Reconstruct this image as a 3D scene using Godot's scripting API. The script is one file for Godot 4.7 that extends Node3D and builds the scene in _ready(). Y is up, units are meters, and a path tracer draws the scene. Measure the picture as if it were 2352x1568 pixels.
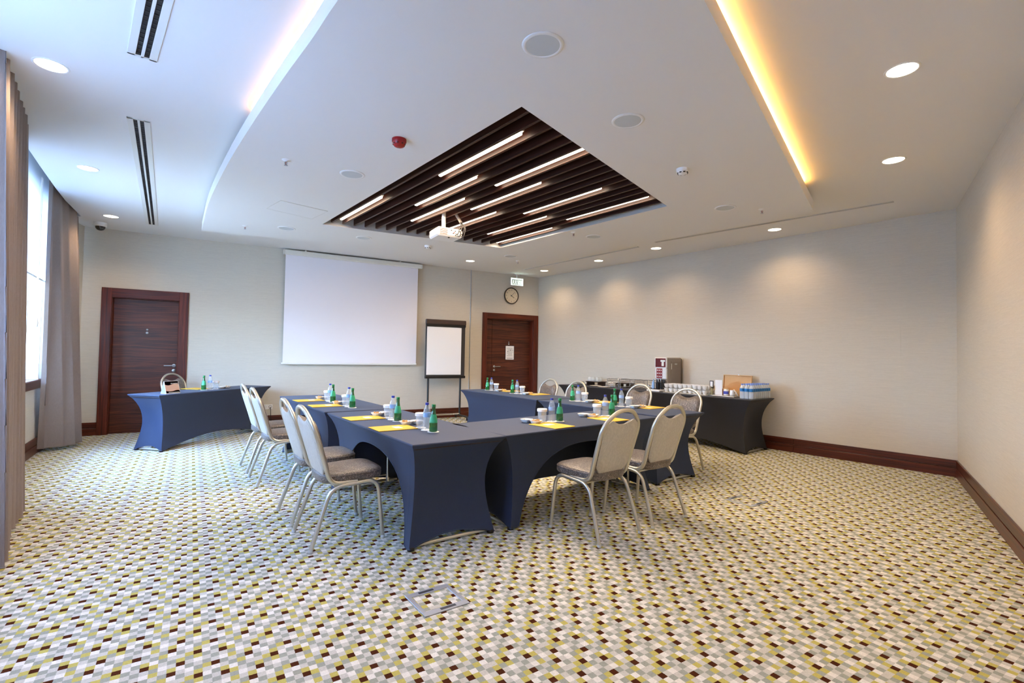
extends Node3D
# A hotel meeting room photographed from its narrow corner. Metres, y up; the camera stands over the origin.

const CEIL := 3.16          # underside of the main ceiling
const PANEL := 3.0          # underside of the floating ceiling panel
const PANEL_TOP := 3.115
const TABLE := 0.73
# floor plan corners (x, z), clockwise seen from above
const BACK_LEFT := Vector2(-6.5, -7.4)
const BACK_RIGHT := Vector2(0.6, -11.5)
const RIGHT_NEAR := Vector2(5.235, -5.785)
const APEX := Vector2(0.18, 1.24)
# face of the bowed window wall, from the apex behind the camera to the back left corner
const FACADE := [Vector2(0.18, 1.24), Vector2(-0.6, 0.2), Vector2(-1.83, -1.07), Vector2(-3.08, -2.37), Vector2(-4.04, -3.515), Vector2(-4.534, -4.175), Vector2(-4.97, -4.79), Vector2(-5.545, -5.61), Vector2(-5.94, -6.19), Vector2(-6.24, -6.75), Vector2(-6.5, -7.4)]

var M := {}
var used := {}
var noise := FastNoiseLite.new()


func _ready() -> void:
	make_camera()
	make_sky()
	make_materials()
	build_room()
	build_ceiling()
	build_windows()
	build_doors()
	build_back_wall_things()
	build_ceiling_things()
	build_tables()
	build_chairs()
	build_settings()
	build_buffet()
	build_floor_things()


# ---------------------------------------------------------------- camera and light
func make_camera() -> void:
	var cam := Camera3D.new()
	cam.name = "camera"
	cam.keep_aspect = Camera3D.KEEP_HEIGHT
	cam.fov = rad_to_deg(2.0 * atan(784.0 / 1130.0))
	cam.near = 0.05
	cam.far = 200.0
	cam.transform = Transform3D(Basis(Vector3.RIGHT, deg_to_rad(1.597)) * Basis(Vector3.BACK, deg_to_rad(1.039)), Vector3(0, 1.33, 0))
	add_child(cam)
	cam.current = true


func make_sky() -> void:
	var sm := ProceduralSkyMaterial.new()
	sm.sky_top_color = Color(0.56, 0.73, 1.0)
	sm.sky_horizon_color = Color(0.73, 0.87, 1.0)
	sm.ground_horizon_color = Color(0.66, 0.78, 0.90)
	sm.ground_bottom_color = Color(0.45, 0.52, 0.60)
	sm.sky_curve = 0.2
	var sky := Sky.new()
	sky.sky_material = sm
	var env := Environment.new()
	env.background_mode = Environment.BG_SKY
	env.sky = sky
	env.background_energy_multiplier = 34.0
	env.tonemap_mode = Environment.TONE_MAPPER_LINEAR
	env.tonemap_exposure = 1.8
	env.sdfgi_enabled = true
	env.ssao_enabled = true
	env.ssil_enabled = true
	var we := WorldEnvironment.new()
	we.name = "daylight"
	we.environment = env
	add_child(we)


const WARM := Color(1.0, 0.84, 0.66)
const COVE := Color(1.0, 0.72, 0.34)
const DOWNLIGHT_ENERGY := 0.8
const LINEAR_ENERGY := 0.9
const COVE_ENERGY := 0.55


# ---------------------------------------------------------------- helpers: nodes
func numbered(n: String) -> String:
	if not used.has(n):
		used[n] = 0
		return n
	used[n] += 1
	return "%s_%03d" % [n, used[n]]


func tag(o: Node, label: String, category: String, group := "", kind := "") -> Node:
	if label: o.set_meta("label", label)
	if category: o.set_meta("category", category)
	if group: o.set_meta("group", group)
	if kind: o.set_meta("kind", kind)
	return o


func thing(n: String, label: String, category: String, tr := Transform3D(), group := "") -> Node3D:
	var o := Node3D.new()
	o.name = numbered(n)
	o.transform = tr
	tag(o, label, category, group)
	add_child(o)
	return o


func obj(n: String, mesh: Mesh, m: Material, parent: Node = null, tr := Transform3D()) -> MeshInstance3D:
	var o := MeshInstance3D.new()
	o.mesh = mesh
	o.material_override = m
	o.transform = tr
	if parent == null or parent == self:
		o.name = numbered(n)
		add_child(o)
	else:
		o.name = n
		parent.add_child(o, true)
	return o


func structure(n: String, mesh: Mesh, m: Material, tr := Transform3D()) -> MeshInstance3D:
	var o := obj(n, mesh, m, self, tr)
	o.set_meta("kind", "structure")
	return o


func copy_of(src: Node3D, tr: Transform3D, label: String, group := "") -> Node3D:
	var c: Node3D = src.duplicate()
	var base := String(src.get_meta("base_name", src.name))
	c.name = numbered(base)
	c.transform = tr
	c.set_meta("label", label)
	if group: c.set_meta("group", group)
	add_child(c)
	return c


func V(p: Vector2, y := 0.0) -> Vector3:
	return Vector3(p.x, y, p.y)


func frame(a: Vector2, b: Vector2, along := 0.0, y := 0.0, inward := 0.0) -> Transform3D:
	# x along the wall from a to b, y up, z into the room
	var d := (b - a).normalized()
	var z := Vector2(-d.y, d.x)
	var o := a + d * along + z * inward
	return Transform3D(Basis(Vector3(d.x, 0, d.y), Vector3.UP, Vector3(z.x, 0, z.y)), V(o, y))


func facing(p: Vector2, az_deg: float, y := 0.0) -> Transform3D:
	# -z of the thing points to the azimuth (0 = away from the camera, 90 = right)
	return Transform3D(Basis(Vector3.UP, -deg_to_rad(az_deg)), V(p, y))


# ---------------------------------------------------------------- helpers: meshes
func new_st() -> SurfaceTool:
	var st := SurfaceTool.new()
	st.begin(Mesh.PRIMITIVE_TRIANGLES)
	return st


func tri(st: SurfaceTool, p: Array, n: Array, uv: Array) -> void:
	var order := [0, 1, 2]
	var face: Vector3 = (p[1] - p[0]).cross(p[2] - p[0])
	if face.dot(n[0] + n[1] + n[2]) > 0.0:
		order = [0, 2, 1]
	for i in order:
		st.set_normal(n[i])
		st.set_uv(uv[i])
		st.add_vertex(p[i])


func quad(st: SurfaceTool, a: Vector3, b: Vector3, c: Vector3, d: Vector3, n: Vector3, ua := Vector2(0, 0), ub := Vector2(1, 0), uc := Vector2(1, 1), ud := Vector2(0, 1)) -> void:
	tri(st, [a, b, c], [n, n, n], [ua, ub, uc])
	tri(st, [a, c, d], [n, n, n], [ua, uc, ud])


func face_uv(p: Vector3, n: Vector3, swap: bool) -> Vector2:
	var a := n.abs()
	var r: Vector2
	if a.y > a.x and a.y > a.z: r = Vector2(p.x, p.z)
	elif a.x > a.z: r = Vector2(p.z, -p.y)
	else: r = Vector2(p.x, -p.y)
	return Vector2(r.y, r.x) if swap else r


# chamfered box, uv in metres
func add_box(st: SurfaceTool, c: Vector3, s: Vector3, bevel := 0.0, tr := Transform3D(), swap := false) -> void:
	var h := s * 0.5
	var r: float = minf(bevel, minf(h.x, minf(h.y, h.z)) * 0.9)
	var pos := func(sx: int, sy: int, sz: int, axis: int) -> Vector3:
		var v := Vector3(sx * h.x, sy * h.y, sz * h.z)
		for k in 3:
			if k != axis: v[k] -= signf(v[k]) * r
		return v
	var put := func(pts: Array) -> void:
		var mid := Vector3.ZERO
		for q in pts: mid += q
		var n: Vector3 = (pts[1] - pts[0]).cross(pts[2] - pts[0])
		if n.length_squared() < 1e-14: return
		n = n.normalized()
		if n.dot(mid) < 0: n = -n
		var wn := tr.basis * n
		var w := []
		var u := []
		for q in pts:
			w.append(tr * (q + c))
			u.append(face_uv(q + c, n, swap))
		tri(st, [w[0], w[1], w[2]], [wn, wn, wn], [u[0], u[1], u[2]])
		if pts.size() == 4:
			tri(st, [w[0], w[2], w[3]], [wn, wn, wn], [u[0], u[2], u[3]])
	for axis in 3:
		var b: int = (axis + 1) % 3
		var d: int = (axis + 2) % 3
		for sg in [-1, 1]:
			var q := []
			for pr in [[-1, -1], [1, -1], [1, 1], [-1, 1]]:
				var k := [0, 0, 0]
				k[axis] = sg; k[b] = pr[0]; k[d] = pr[1]
				q.append(pos.call(k[0], k[1], k[2], axis))
			put.call(q)
		if r > 0.0:
			for s1 in [-1, 1]:
				for s2 in [-1, 1]:
					var k1 := [0, 0, 0]
					var k2 := [0, 0, 0]
					k1[axis] = -1; k2[axis] = 1
					k1[b] = s1; k2[b] = s1; k1[d] = s2; k2[d] = s2
					put.call([pos.call(k1[0], k1[1], k1[2], b), pos.call(k2[0], k2[1], k2[2], b), pos.call(k2[0], k2[1], k2[2], d), pos.call(k1[0], k1[1], k1[2], d)])
	if r > 0.0:
		for sx in [-1, 1]:
			for sy in [-1, 1]:
				for sz in [-1, 1]:
					put.call([pos.call(sx, sy, sz, 0), pos.call(sx, sy, sz, 1), pos.call(sx, sy, sz, 2)])


func box(c: Vector3, s: Vector3, bevel := 0.0, swap := false) -> Mesh:
	var st := new_st()
	add_box(st, c, s, bevel, Transform3D(), swap)
	return st.commit()


# smooth grid of points; rows[i][j]
func add_grid(st: SurfaceTool, rows: Array, close_i := false, close_j := false, flip := false, uv_scale := Vector2.ONE) -> void:
	var ni := rows.size()
	var nj: int = rows[0].size()
	var nrm := []
	for i in ni:
		var line := []
		for j in nj:
			var i0 := i - 1
			var i1 := i + 1
			if close_i: i0 = (i0 + ni) % ni; i1 = i1 % ni
			else: i0 = maxi(i0, 0); i1 = mini(i1, ni - 1)
			var j0 := j - 1
			var j1 := j + 1
			if close_j: j0 = (j0 + nj) % nj; j1 = j1 % nj
			else: j0 = maxi(j0, 0); j1 = mini(j1, nj - 1)
			var du: Vector3 = rows[i1][j] - rows[i0][j]
			var dv: Vector3 = rows[i][j1] - rows[i][j0]
			var n := du.cross(dv)
			if n.length_squared() < 1e-16:
				var ii := clampi(i, 1, ni - 2) if ni > 2 else i
				du = rows[mini(ii + 1, ni - 1)][j] - rows[maxi(ii - 1, 0)][j]
				dv = rows[ii][j1] - rows[ii][j0]
				n = du.cross(dv)
			n = n.normalized() if n.length_squared() > 1e-18 else Vector3.UP
			line.append(-n if flip else n)
		nrm.append(line)
	for i in (ni if close_i else ni - 1):
		for j in (nj if close_j else nj - 1):
			var i2 := (i + 1) % ni
			var j2 := (j + 1) % nj
			var a: Vector3 = rows[i][j]
			var b: Vector3 = rows[i2][j]
			var c: Vector3 = rows[i2][j2]
			var d: Vector3 = rows[i][j2]
			var ua := Vector2(float(i), float(j)) * uv_scale
			var ub := Vector2(float(i + 1), float(j)) * uv_scale
			var uc := Vector2(float(i + 1), float(j + 1)) * uv_scale
			var ud := Vector2(float(i), float(j + 1)) * uv_scale
			if (b - a).cross(c - a).length_squared() > 1e-16:
				tri(st, [a, b, c], [nrm[i][j], nrm[i2][j], nrm[i2][j2]], [ua, ub, uc])
			if (c - a).cross(d - a).length_squared() > 1e-16:
				tri(st, [a, c, d], [nrm[i][j], nrm[i2][j2], nrm[i][j2]], [ua, uc, ud])


# surface of revolution round y from (radius, height) pairs, from bottom to top on the outside
func add_lathe(st: SurfaceTool, prof: Array, segs := 20, at := Vector3.ZERO, sharp := false) -> void:
	var rings := []
	for q in prof:
		var ring := []
		for k in segs:
			var t := TAU * k / segs
			ring.append(at + Vector3(q.x * cos(t), q.y, q.x * sin(t)))
		rings.append(ring)
	if sharp:
		for i in prof.size() - 1:
			add_grid(st, [rings[i], rings[i + 1]], false, true)
	else:
		add_grid(st, rings, false, true)


func lathe(prof: Array, segs := 20, sharp := false) -> Mesh:
	var st := new_st()
	add_lathe(st, prof, segs, Vector3.ZERO, sharp)
	return st.commit()


# rounded polyline
func fillet(pts: Array, radius: float, segs := 5) -> Array:
	var out := [pts[0]]
	for i in range(1, pts.size() - 1):
		var p: Vector3 = pts[i]
		var a: Vector3 = pts[i - 1] - p
		var b: Vector3 = pts[i + 1] - p
		var r: float = minf(radius, minf(a.length(), b.length()) * 0.49)
		var p0 := p + a.normalized() * r
		var p1 := p + b.normalized() * r
		for k in segs + 1:
			var t := float(k) / segs
			out.append(p0.lerp(p, t).lerp(p.lerp(p1, t), t))
	out.append(pts[-1])
	return out


func add_tube(st: SurfaceTool, pts: Array, r: float, segs := 8, ribs := 0, closed := false, squash := 1.0, caps := true) -> void:
	var n := pts.size()
	var rings := []
	var up := Vector3.UP
	var first: Vector3 = (pts[1] - pts[0]).normalized()
	if absf(first.dot(up)) > 0.9: up = Vector3.RIGHT
	var side := first.cross(up).normalized()
	for i in n:
		var t: Vector3
		if closed: t = (pts[(i + 1) % n] - pts[(i - 1 + n) % n]).normalized()
		elif i == 0: t = first
		elif i == n - 1: t = (pts[i] - pts[i - 1]).normalized()
		else: t = ((pts[i + 1] - pts[i]).normalized() + (pts[i] - pts[i - 1]).normalized()).normalized()
		side = (side - t * side.dot(t)).normalized()
		var other := t.cross(side)
		var ring := []
		for k in segs:
			var a := TAU * k / segs
			var rr := r * (1.0 + (0.10 * cos(a * ribs) if ribs else 0.0))
			ring.append(pts[i] + side * cos(a) * rr + other * sin(a) * rr * squash)
		rings.append(ring)
	add_grid(st, rings, closed, true, true)
	if not closed and caps:
		for e in [0, n - 1]:
			var nn: Vector3 = -first if e == 0 else (pts[n - 1] - pts[n - 2]).normalized()
			for k in segs:
				tri(st, [pts[e], rings[e][k], rings[e][(k + 1) % segs]], [nn, nn, nn], [Vector2.ZERO, Vector2.ZERO, Vector2.ZERO])


func tube(pts: Array, r: float, segs := 8, ribs := 0, closed := false, squash := 1.0) -> Mesh:
	var st := new_st()
	add_tube(st, pts, r, segs, ribs, closed, squash)
	return st.commit()


# prism over a plan polygon (x, z)
func add_prism(st: SurfaceTool, poly: PackedVector2Array, y0: float, y1: float, top := true, bottom := true) -> void:
	var idx := Geometry2D.triangulate_polygon(poly)
	for k in range(0, idx.size(), 3):
		var q := []
		for m in 3: q.append(poly[idx[k + m]])
		for e in [[y0, Vector3.DOWN, bottom], [y1, Vector3.UP, top]]:
			if e[2]:
				tri(st, [V(q[0], e[0]), V(q[1], e[0]), V(q[2], e[0])], [e[1], e[1], e[1]], [q[0], q[1], q[2]])
	var cw := Geometry2D.is_polygon_clockwise(poly)
	var run := 0.0
	for i in poly.size():
		var a := poly[i]
		var b := poly[(i + 1) % poly.size()]
		var d := (b - a).normalized()
		var n2 := Vector2(d.y, -d.x)
		if cw: n2 = -n2
		var n := V(n2)
		var l := a.distance_to(b)
		quad(st, V(a, y0), V(b, y0), V(b, y1), V(a, y1), n, Vector2(run, -y0), Vector2(run + l, -y0), Vector2(run + l, -y1), Vector2(run, -y1))
		run += l


func prism(poly: PackedVector2Array, y0: float, y1: float) -> Mesh:
	var st := new_st()
	add_prism(st, poly, y0, y1)
	return st.commit()


# flat slab standing in x/y with thickness in z, from an outline
func plate(poly: PackedVector2Array, z0: float, z1: float) -> Mesh:
	var st := new_st()
	add_prism(st, poly, z0, z1)
	var m: ArrayMesh = st.commit()
	var st2 := new_st()
	st2.append_from(m, 0, Transform3D(Basis(Vector3.RIGHT, Vector3.BACK, Vector3.UP), Vector3.ZERO))
	return st2.commit()


func text_mesh(s: String, height: float, depth := 0.001, bold := false) -> TextMesh:
	var t := TextMesh.new()
	var f := SystemFont.new()
	f.font_names = PackedStringArray(["Droid Sans"])
	if bold: f.font_weight = 700
	t.font = f
	t.text = s
	t.font_size = 48
	t.pixel_size = height / 36.0
	t.depth = depth
	t.curve_step = 2.0
	return t


# ---------------------------------------------------------------- materials
func mat(c: Color, rough := 0.7, metal := 0.0, spec := 0.5) -> StandardMaterial3D:
	var m := StandardMaterial3D.new()
	m.albedo_color = c
	m.roughness = rough
	m.metallic = metal
	m.metallic_specular = spec
	return m


func glow(c: Color, e: float) -> StandardMaterial3D:
	var m := mat(Color(0.9, 0.9, 0.9), 0.6)
	m.emission_enabled = true
	m.emission = c
	m.emission_energy_multiplier = e
	return m


func image_of(w: int, h: int, f: Callable) -> ImageTexture:
	var im := Image.create(w, h, false, Image.FORMAT_RGB8)
	for y in h:
		for x in w:
			im.set_pixel(x, y, f.call(x, y))
	return ImageTexture.create_from_image(im)


# noise that repeats over w x h
func loop_noise(x: float, y: float, w: float, h: float, fx: float, fy: float, off := 0.0) -> float:
	var a := TAU * x / w
	var b := TAU * y / h
	var rx := fx * w / TAU
	var ry := fy * h / TAU
	return noise.get_noise_3d(cos(a) * rx + off, sin(a) * rx + cos(b) * ry + off * 0.7, sin(b) * ry - off)


func textured(m: StandardMaterial3D, t: Texture2D, per_metre: Vector2) -> StandardMaterial3D:
	m.albedo_texture = t
	m.uv1_scale = Vector3(per_metre.x, per_metre.y, 1)
	m.texture_filter = BaseMaterial3D.TEXTURE_FILTER_LINEAR_WITH_MIPMAPS
	return m


func make_materials() -> void:
	noise.seed = 7
	noise.noise_type = FastNoiseLite.TYPE_SIMPLEX_SMOOTH
	noise.frequency = 1.0
	noise.fractal_octaves = 3
	var rng := RandomNumberGenerator.new()
	rng.seed = 11

	# wallpaper: cream cloth with horizontal slubs
	var linen := image_of(256, 512, func(x: int, y: int) -> Color:
		var a := loop_noise(x, y, 256, 512, 0.012, 0.35, 3.0)
		var b := loop_noise(x, y, 256, 512, 0.05, 0.9, 9.0)
		var v := 0.955 + 0.045 * a + 0.035 * b + rng.randf_range(-0.012, 0.012)
		return Color(clampf(v, 0, 1), clampf(v * 0.997, 0, 1), clampf(v * 0.985, 0, 1)))
	M.wall = textured(mat(Color(0.85, 0.825, 0.775), 0.85, 0.0, 0.25), linen, Vector2(1.2, 1.6))
	M.ceiling = mat(Color(0.90, 0.895, 0.88), 0.9, 0.0, 0.2)
	M.white = mat(Color(0.92, 0.92, 0.91), 0.55)
	M.white_gloss = mat(Color(0.93, 0.93, 0.92), 0.15)
	M.offwhite = mat(Color(0.88, 0.87, 0.83), 0.5)
	M.grille = mat(Color(0.78, 0.80, 0.80), 0.7)
	M.dark = mat(Color(0.05, 0.05, 0.05), 0.6)
	M.black = mat(Color(0.07, 0.07, 0.075), 0.45)
	M.charcoal = mat(Color(0.2, 0.19, 0.19), 0.5)
	M.chrome = mat(Color(0.85, 0.86, 0.87), 0.16, 1.0)
	M.steel = mat(Color(0.72, 0.74, 0.76), 0.32, 1.0)
	M.alu = mat(Color(0.83, 0.82, 0.77), 0.36, 0.85)
	M.red = mat(Color(0.62, 0.06, 0.07), 0.2)
	M.paper = mat(Color(0.95, 0.95, 0.95), 0.85, 0.0, 0.2)

	# walnut veneer; grain runs along u
	var walnut := image_of(512, 512, func(x: int, y: int) -> Color:
		var warp := 9.0 * loop_noise(x, y, 512, 512, 0.006, 0.012, 1.0)
		var a := loop_noise(x, y + warp, 512, 512, 0.004, 0.055, 5.0)
		var b := loop_noise(x, y + warp, 512, 512, 0.012, 0.35, 2.0)
		var c := loop_noise(x, y, 512, 512, 0.02, 1.3, 8.0)
		var t := clampf(0.5 + 0.55 * a + 0.35 * b + 0.18 * c, 0, 1)
		return Color(0.17, 0.075, 0.045).lerp(Color(0.47, 0.235, 0.145), t))
	M.walnut = textured(mat(Color(1, 1, 1), 0.38, 0.0, 0.45), walnut, Vector2(0.55, 0.95))
	M.walnut_frame = textured(mat(Color(1.05, 0.88, 0.82), 0.4, 0.0, 0.45), walnut, Vector2(0.5, 1.3))
	M.walnut_base = textured(mat(Color(0.93, 0.80, 0.76), 0.33, 0.0, 0.5), walnut, Vector2(0.4, 1.7))
	M.slat = textured(mat(Color(0.66, 0.66, 0.66), 0.45, 0.0, 0.4), walnut, Vector2(0.4, 2.0))
	M.oak = textured(mat(Color(0.86, 0.70, 0.49), 0.6), linen, Vector2(3.0, 3.0))
	M.darkwood = mat(Color(0.16, 0.10, 0.075), 0.5)

	# carpet: nine by six squares of 31 mm, repeated
	var rows := ["BYLGYGYGL", "LGWLBLWLG", "WYLYWGLGL", "GLGBLWGYB", "LGYWGLYLW", "YWGLLYBWG"]
	var tone := {"W": Color(0.90, 0.89, 0.86), "L": Color(0.79, 0.785, 0.75), "G": Color(0.63, 0.645, 0.60), "Y": Color(0.755, 0.715, 0.40), "B": Color(0.30, 0.165, 0.11)}
	var px := 32
	var wide := 18 * px
	var high := 12 * px
	var carpet := image_of(wide, high, func(x: int, y: int) -> Color:
		var wx := x + int(round(1.6 * loop_noise(x, y, wide, high, 0.3, 0.3, 4.0)))
		var wy := y + int(round(1.6 * loop_noise(x, y, wide, high, 0.3, 0.3, 14.0)))
		var i := posmod(wx, wide) / px
		var j := posmod(wy, high) / px
		var ch: String = rows[j % 6][i % 9]
		var c: Color = tone[ch]
		var v := 1.0 + rng.randf_range(-0.09, 0.07) + 0.05 * loop_noise(x, y, wide, high, 0.09, 0.09, 2.0)
		if ch == "B": v += rng.randf_range(-0.25, 0.25)
		return Color(clampf(c.r * v, 0, 1), clampf(c.g * v, 0, 1), clampf(c.b * v, 0, 1)))
	var pile := image_of(wide, high, func(x: int, y: int) -> Color:
		var g := 0.5 + rng.randf_range(-0.35, 0.35)
		return Color(g, g, g))
	M.carpet = textured(mat(Color(1, 1, 1), 0.95, 0.0, 0.1), carpet, Vector2(0.5, 0.5))
	M.carpet.heightmap_enabled = true
	M.carpet.heightmap_texture = pile
	M.carpet.heightmap_scale = 0.12

	# stretch cloth
	var weave := image_of(128, 128, func(x: int, y: int) -> Color:
		var g := 0.5 + 0.5 * loop_noise(x, y, 128, 128, 0.5, 0.04, 3.0) + rng.randf_range(-0.15, 0.15)
		return Color(clampf(0.90 + 0.1 * g, 0, 1), clampf(0.90 + 0.1 * g, 0, 1), clampf(0.90 + 0.1 * g, 0, 1)))
	M.cover = mat(Color(0.185, 0.235, 0.335), 0.62, 0.0, 0.4)
	M.cover.albedo_texture = weave
	M.cover.uv1_triplanar = true
	M.cover.uv1_scale = Vector3(6, 6, 6)
	M.cover.rim_enabled = true
	M.cover.rim = 0.35
	M.cover.rim_tint = 0.4
	M.buffet_cover = M.cover.duplicate()
	M.buffet_cover.albedo_color = Color(0.135, 0.14, 0.165)

	# crushed velvet
	var velvet := image_of(256, 256, func(x: int, y: int) -> Color:
		var a := loop_noise(x, y, 256, 256, 0.05, 0.05, 6.0)
		var b := loop_noise(x, y, 256, 256, 0.16, 0.10, 1.0)
		var g := clampf(0.45 + 0.5 * a + 0.95 * b, 0.0, 1.0)
		return Color(0.30, 0.285, 0.27).lerp(Color(1, 1, 1), g * g))
	var crush := image_of(256, 256, func(x: int, y: int) -> Color:
		var g := clampf(0.5 + 0.6 * loop_noise(x, y, 256, 256, 0.2, 0.12, 21.0), 0, 1)
		return Color(g, g, g))
	M.velvet = mat(Color(0.72, 0.66, 0.61), 0.38, 0.0, 0.7)
	M.velvet.albedo_texture = velvet
	M.velvet.uv1_triplanar = true
	M.velvet.uv1_scale = Vector3(4, 4, 4)
	M.velvet.heightmap_enabled = true
	M.velvet.heightmap_texture = crush
	M.velvet.heightmap_scale = 0.35
	M.velvet.rim_enabled = true
	M.velvet.rim = 0.6
	M.velvet_back = M.velvet.duplicate()
	M.velvet_back.albedo_color = Color(0.86, 0.84, 0.79)
	M.velvet_back.heightmap_scale = 0.2
	var soft := image_of(256, 256, func(x: int, y: int) -> Color:
		var a := loop_noise(x, y, 256, 256, 0.06, 0.05, 16.0)
		var b := loop_noise(x, y, 256, 256, 0.4, 0.25, 1.0)
		var g := clampf(0.70 + 0.22 * a + 0.25 * b, 0.0, 1.0)
		return Color(0.6, 0.6, 0.6).lerp(Color(1, 1, 1), g))
	M.velvet_back.albedo_texture = soft

	# glass
	M.pane = mat(Color(0.9, 0.96, 0.98, 0.08), 0.02, 0.0, 0.5)
	M.pane.transparency = BaseMaterial3D.TRANSPARENCY_ALPHA
	M.clear = mat(Color(0.90, 0.95, 0.97, 0.20), 0.04, 0.0, 0.6)
	M.clear.transparency = BaseMaterial3D.TRANSPARENCY_ALPHA
	M.green_glass = mat(Color(0.02, 0.42, 0.16, 0.80), 0.05, 0.0, 0.7)
	M.green_glass.transparency = BaseMaterial3D.TRANSPARENCY_ALPHA
	M.green_label = mat(Color(0.22, 0.66, 0.46), 0.4)
	M.green_cap = mat(Color(0.10, 0.50, 0.26), 0.35)
	M.blue_cap = mat(Color(0.16, 0.22, 0.62), 0.35)
	M.blue_label = mat(Color(0.62, 0.74, 0.92), 0.5)
	M.yellow = mat(Color(0.93, 0.74, 0.24), 0.5)
	M.nuts = mat(Color(0.80, 0.62, 0.36), 0.7)

	# window
	M.blind = mat(Color(0.88, 0.91, 0.96), 0.8, 0.0, 0.2)
	M.blind.backlight_enabled = true
	M.blind.backlight = Color(0.62, 0.66, 0.72)
	var crepe := image_of(128, 256, func(x: int, y: int) -> Color:
		var v := 0.93 + 0.06 * loop_noise(x, y, 128, 256, 0.25, 0.05, 5.0) + rng.randf_range(-0.03, 0.03)
		return Color(clampf(v, 0, 1), clampf(v, 0, 1), clampf(v, 0, 1)))
	M.curtain = textured(mat(Color(0.60, 0.55, 0.53), 0.7, 0.0, 0.3), crepe, Vector2(1, 1))
	M.curtain.backlight_enabled = true
	M.curtain.backlight = Color(0.10, 0.10, 0.11)
	M.curtain.rim_enabled = true
	M.curtain.rim = 0.3


# ---------------------------------------------------------------- room shell
func wall_boxes(st: SurfaceTool, length: float, height: float, thick: float, holes: Array) -> void:
	# holes: [x0, x1, y0, y1], sorted along x
	var x := 0.0
	for h in holes:
		if h[0] > x: add_box(st, Vector3((x + h[0]) / 2, height / 2, -thick / 2), Vector3(h[0] - x, height, thick))
		if h[2] > 0: add_box(st, Vector3((h[0] + h[1]) / 2, h[2] / 2, -thick / 2), Vector3(h[1] - h[0], h[2], thick))
		if h[3] < height: add_box(st, Vector3((h[0] + h[1]) / 2, (h[3] + height) / 2, -thick / 2), Vector3(h[1] - h[0], height - h[3], thick))
		x = h[1]
	if x < length: add_box(st, Vector3((x + length) / 2, height / 2, -thick / 2), Vector3(length - x, height, thick))


func baseboard(n: String, a: Vector2, b: Vector2, runs: Array) -> void:
	var root := Node3D.new()
	root.name = n
	root.transform = frame(a, b)
	root.set_meta("kind", "structure")
	add_child(root)
	for r in runs:
		var l: float = r[1] - r[0]
		var mid: float = (r[0] + r[1]) / 2
		obj("board", box(Vector3(mid, 0.052, 0.011), Vector3(l - 0.002, 0.104, 0.022), 0.003), M.walnut_base, root)
		obj("cap_board", box(Vector3(mid, 0.152, 0.008), Vector3(l - 0.002, 0.088, 0.016), 0.003), M.walnut_base, root)


const D1 := [0.35, 1.24, 2.13]    # door 1: leaf from, to, height
const D2 := [6.845, 8.08, 2.15]


func build_room() -> void:
	# floor, carpet laid at its own angle
	var plan := PackedVector2Array([BACK_LEFT + Vector2(-0.5, -0.1), BACK_RIGHT + Vector2(0.1, -0.5), RIGHT_NEAR + Vector2(0.5, 0.1), APEX + Vector2(0.2, 0.6), Vector2(-1.0, 0.6), Vector2(-3.6, -2.3), Vector2(-5.4, -4.6)])
	var st := new_st()
	var idx := Geometry2D.triangulate_polygon(plan)
	for k in range(0, idx.size(), 3):
		var p := []
		var uv := []
		for m in 3:
			p.append(V(plan[idx[k + m]]))
			uv.append(carpet_uv(plan[idx[k + m]]))
		tri(st, p, [Vector3.UP, Vector3.UP, Vector3.UP], uv)
	structure("floor", st.commit(), M.carpet)
	structure("floor_slab", prism(plan, -0.2, -0.01), M.ceiling)

	var tall := 3.45
	# back wall with two door openings
	var lb := BACK_LEFT.distance_to(BACK_RIGHT)
	st = new_st()
	wall_boxes(st, lb, tall, 0.3, [[D1[0], D1[1], 0.0, D1[2]], [D2[0], D2[1], 0.0, D2[2]]])
	add_box(st, Vector3(-0.3, tall / 2, -0.15), Vector3(0.6, tall, 0.3))
	add_box(st, Vector3(lb + 0.3, tall / 2, -0.15), Vector3(0.6, tall, 0.3))
	structure("wall_back", st.commit(), M.wall, frame(BACK_LEFT, BACK_RIGHT))
	# right wall
	var lr := BACK_RIGHT.distance_to(RIGHT_NEAR)
	st = new_st()
	wall_boxes(st, lr, tall, 0.3, [])
	structure("wall_right", st.commit(), M.wall, frame(BACK_RIGHT, RIGHT_NEAR))
	# near wall beside the camera
	var ln := RIGHT_NEAR.distance_to(APEX)
	st = new_st()
	wall_boxes(st, ln + 0.3, tall, 0.3, [])
	structure("wall_near", st.commit(), M.wall, frame(RIGHT_NEAR, APEX))

	baseboard("baseboard_back", BACK_LEFT, BACK_RIGHT, [[0.0, 0.235], [1.355, 6.45], [6.455, 6.745]])
	baseboard("baseboard_right", BACK_RIGHT, RIGHT_NEAR, [[0.0, 5.574], [5.576, lr]])
	baseboard("baseboard_near", RIGHT_NEAR, APEX, [[0.0, ln]])
	# metal joint of the movable partition
	structure("trim_1", box(Vector3(6.452, CEIL / 2, 0.004), Vector3(0.018, CEIL, 0.012), 0.002), M.steel, frame(BACK_LEFT, BACK_RIGHT))
	# wallpaper joint near the right corner
	structure("trim_2", box(Vector3(6.823, (CEIL + 0.196) / 2, 0.0006), Vector3(0.004, CEIL - 0.196, 0.0014)), M.wall, frame(BACK_RIGHT, RIGHT_NEAR))
	# roof over everything
	var roof := PackedVector2Array([Vector2(-7.5, -7.5), Vector2(0.6, -12.3), Vector2(6.3, -5.8), Vector2(1.0, 2.2), Vector2(-1.2, 2.0), Vector2(-5.8, -4.2)])
	structure("roof_slab", prism(roof, 3.44, 3.6), M.ceiling)


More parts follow.
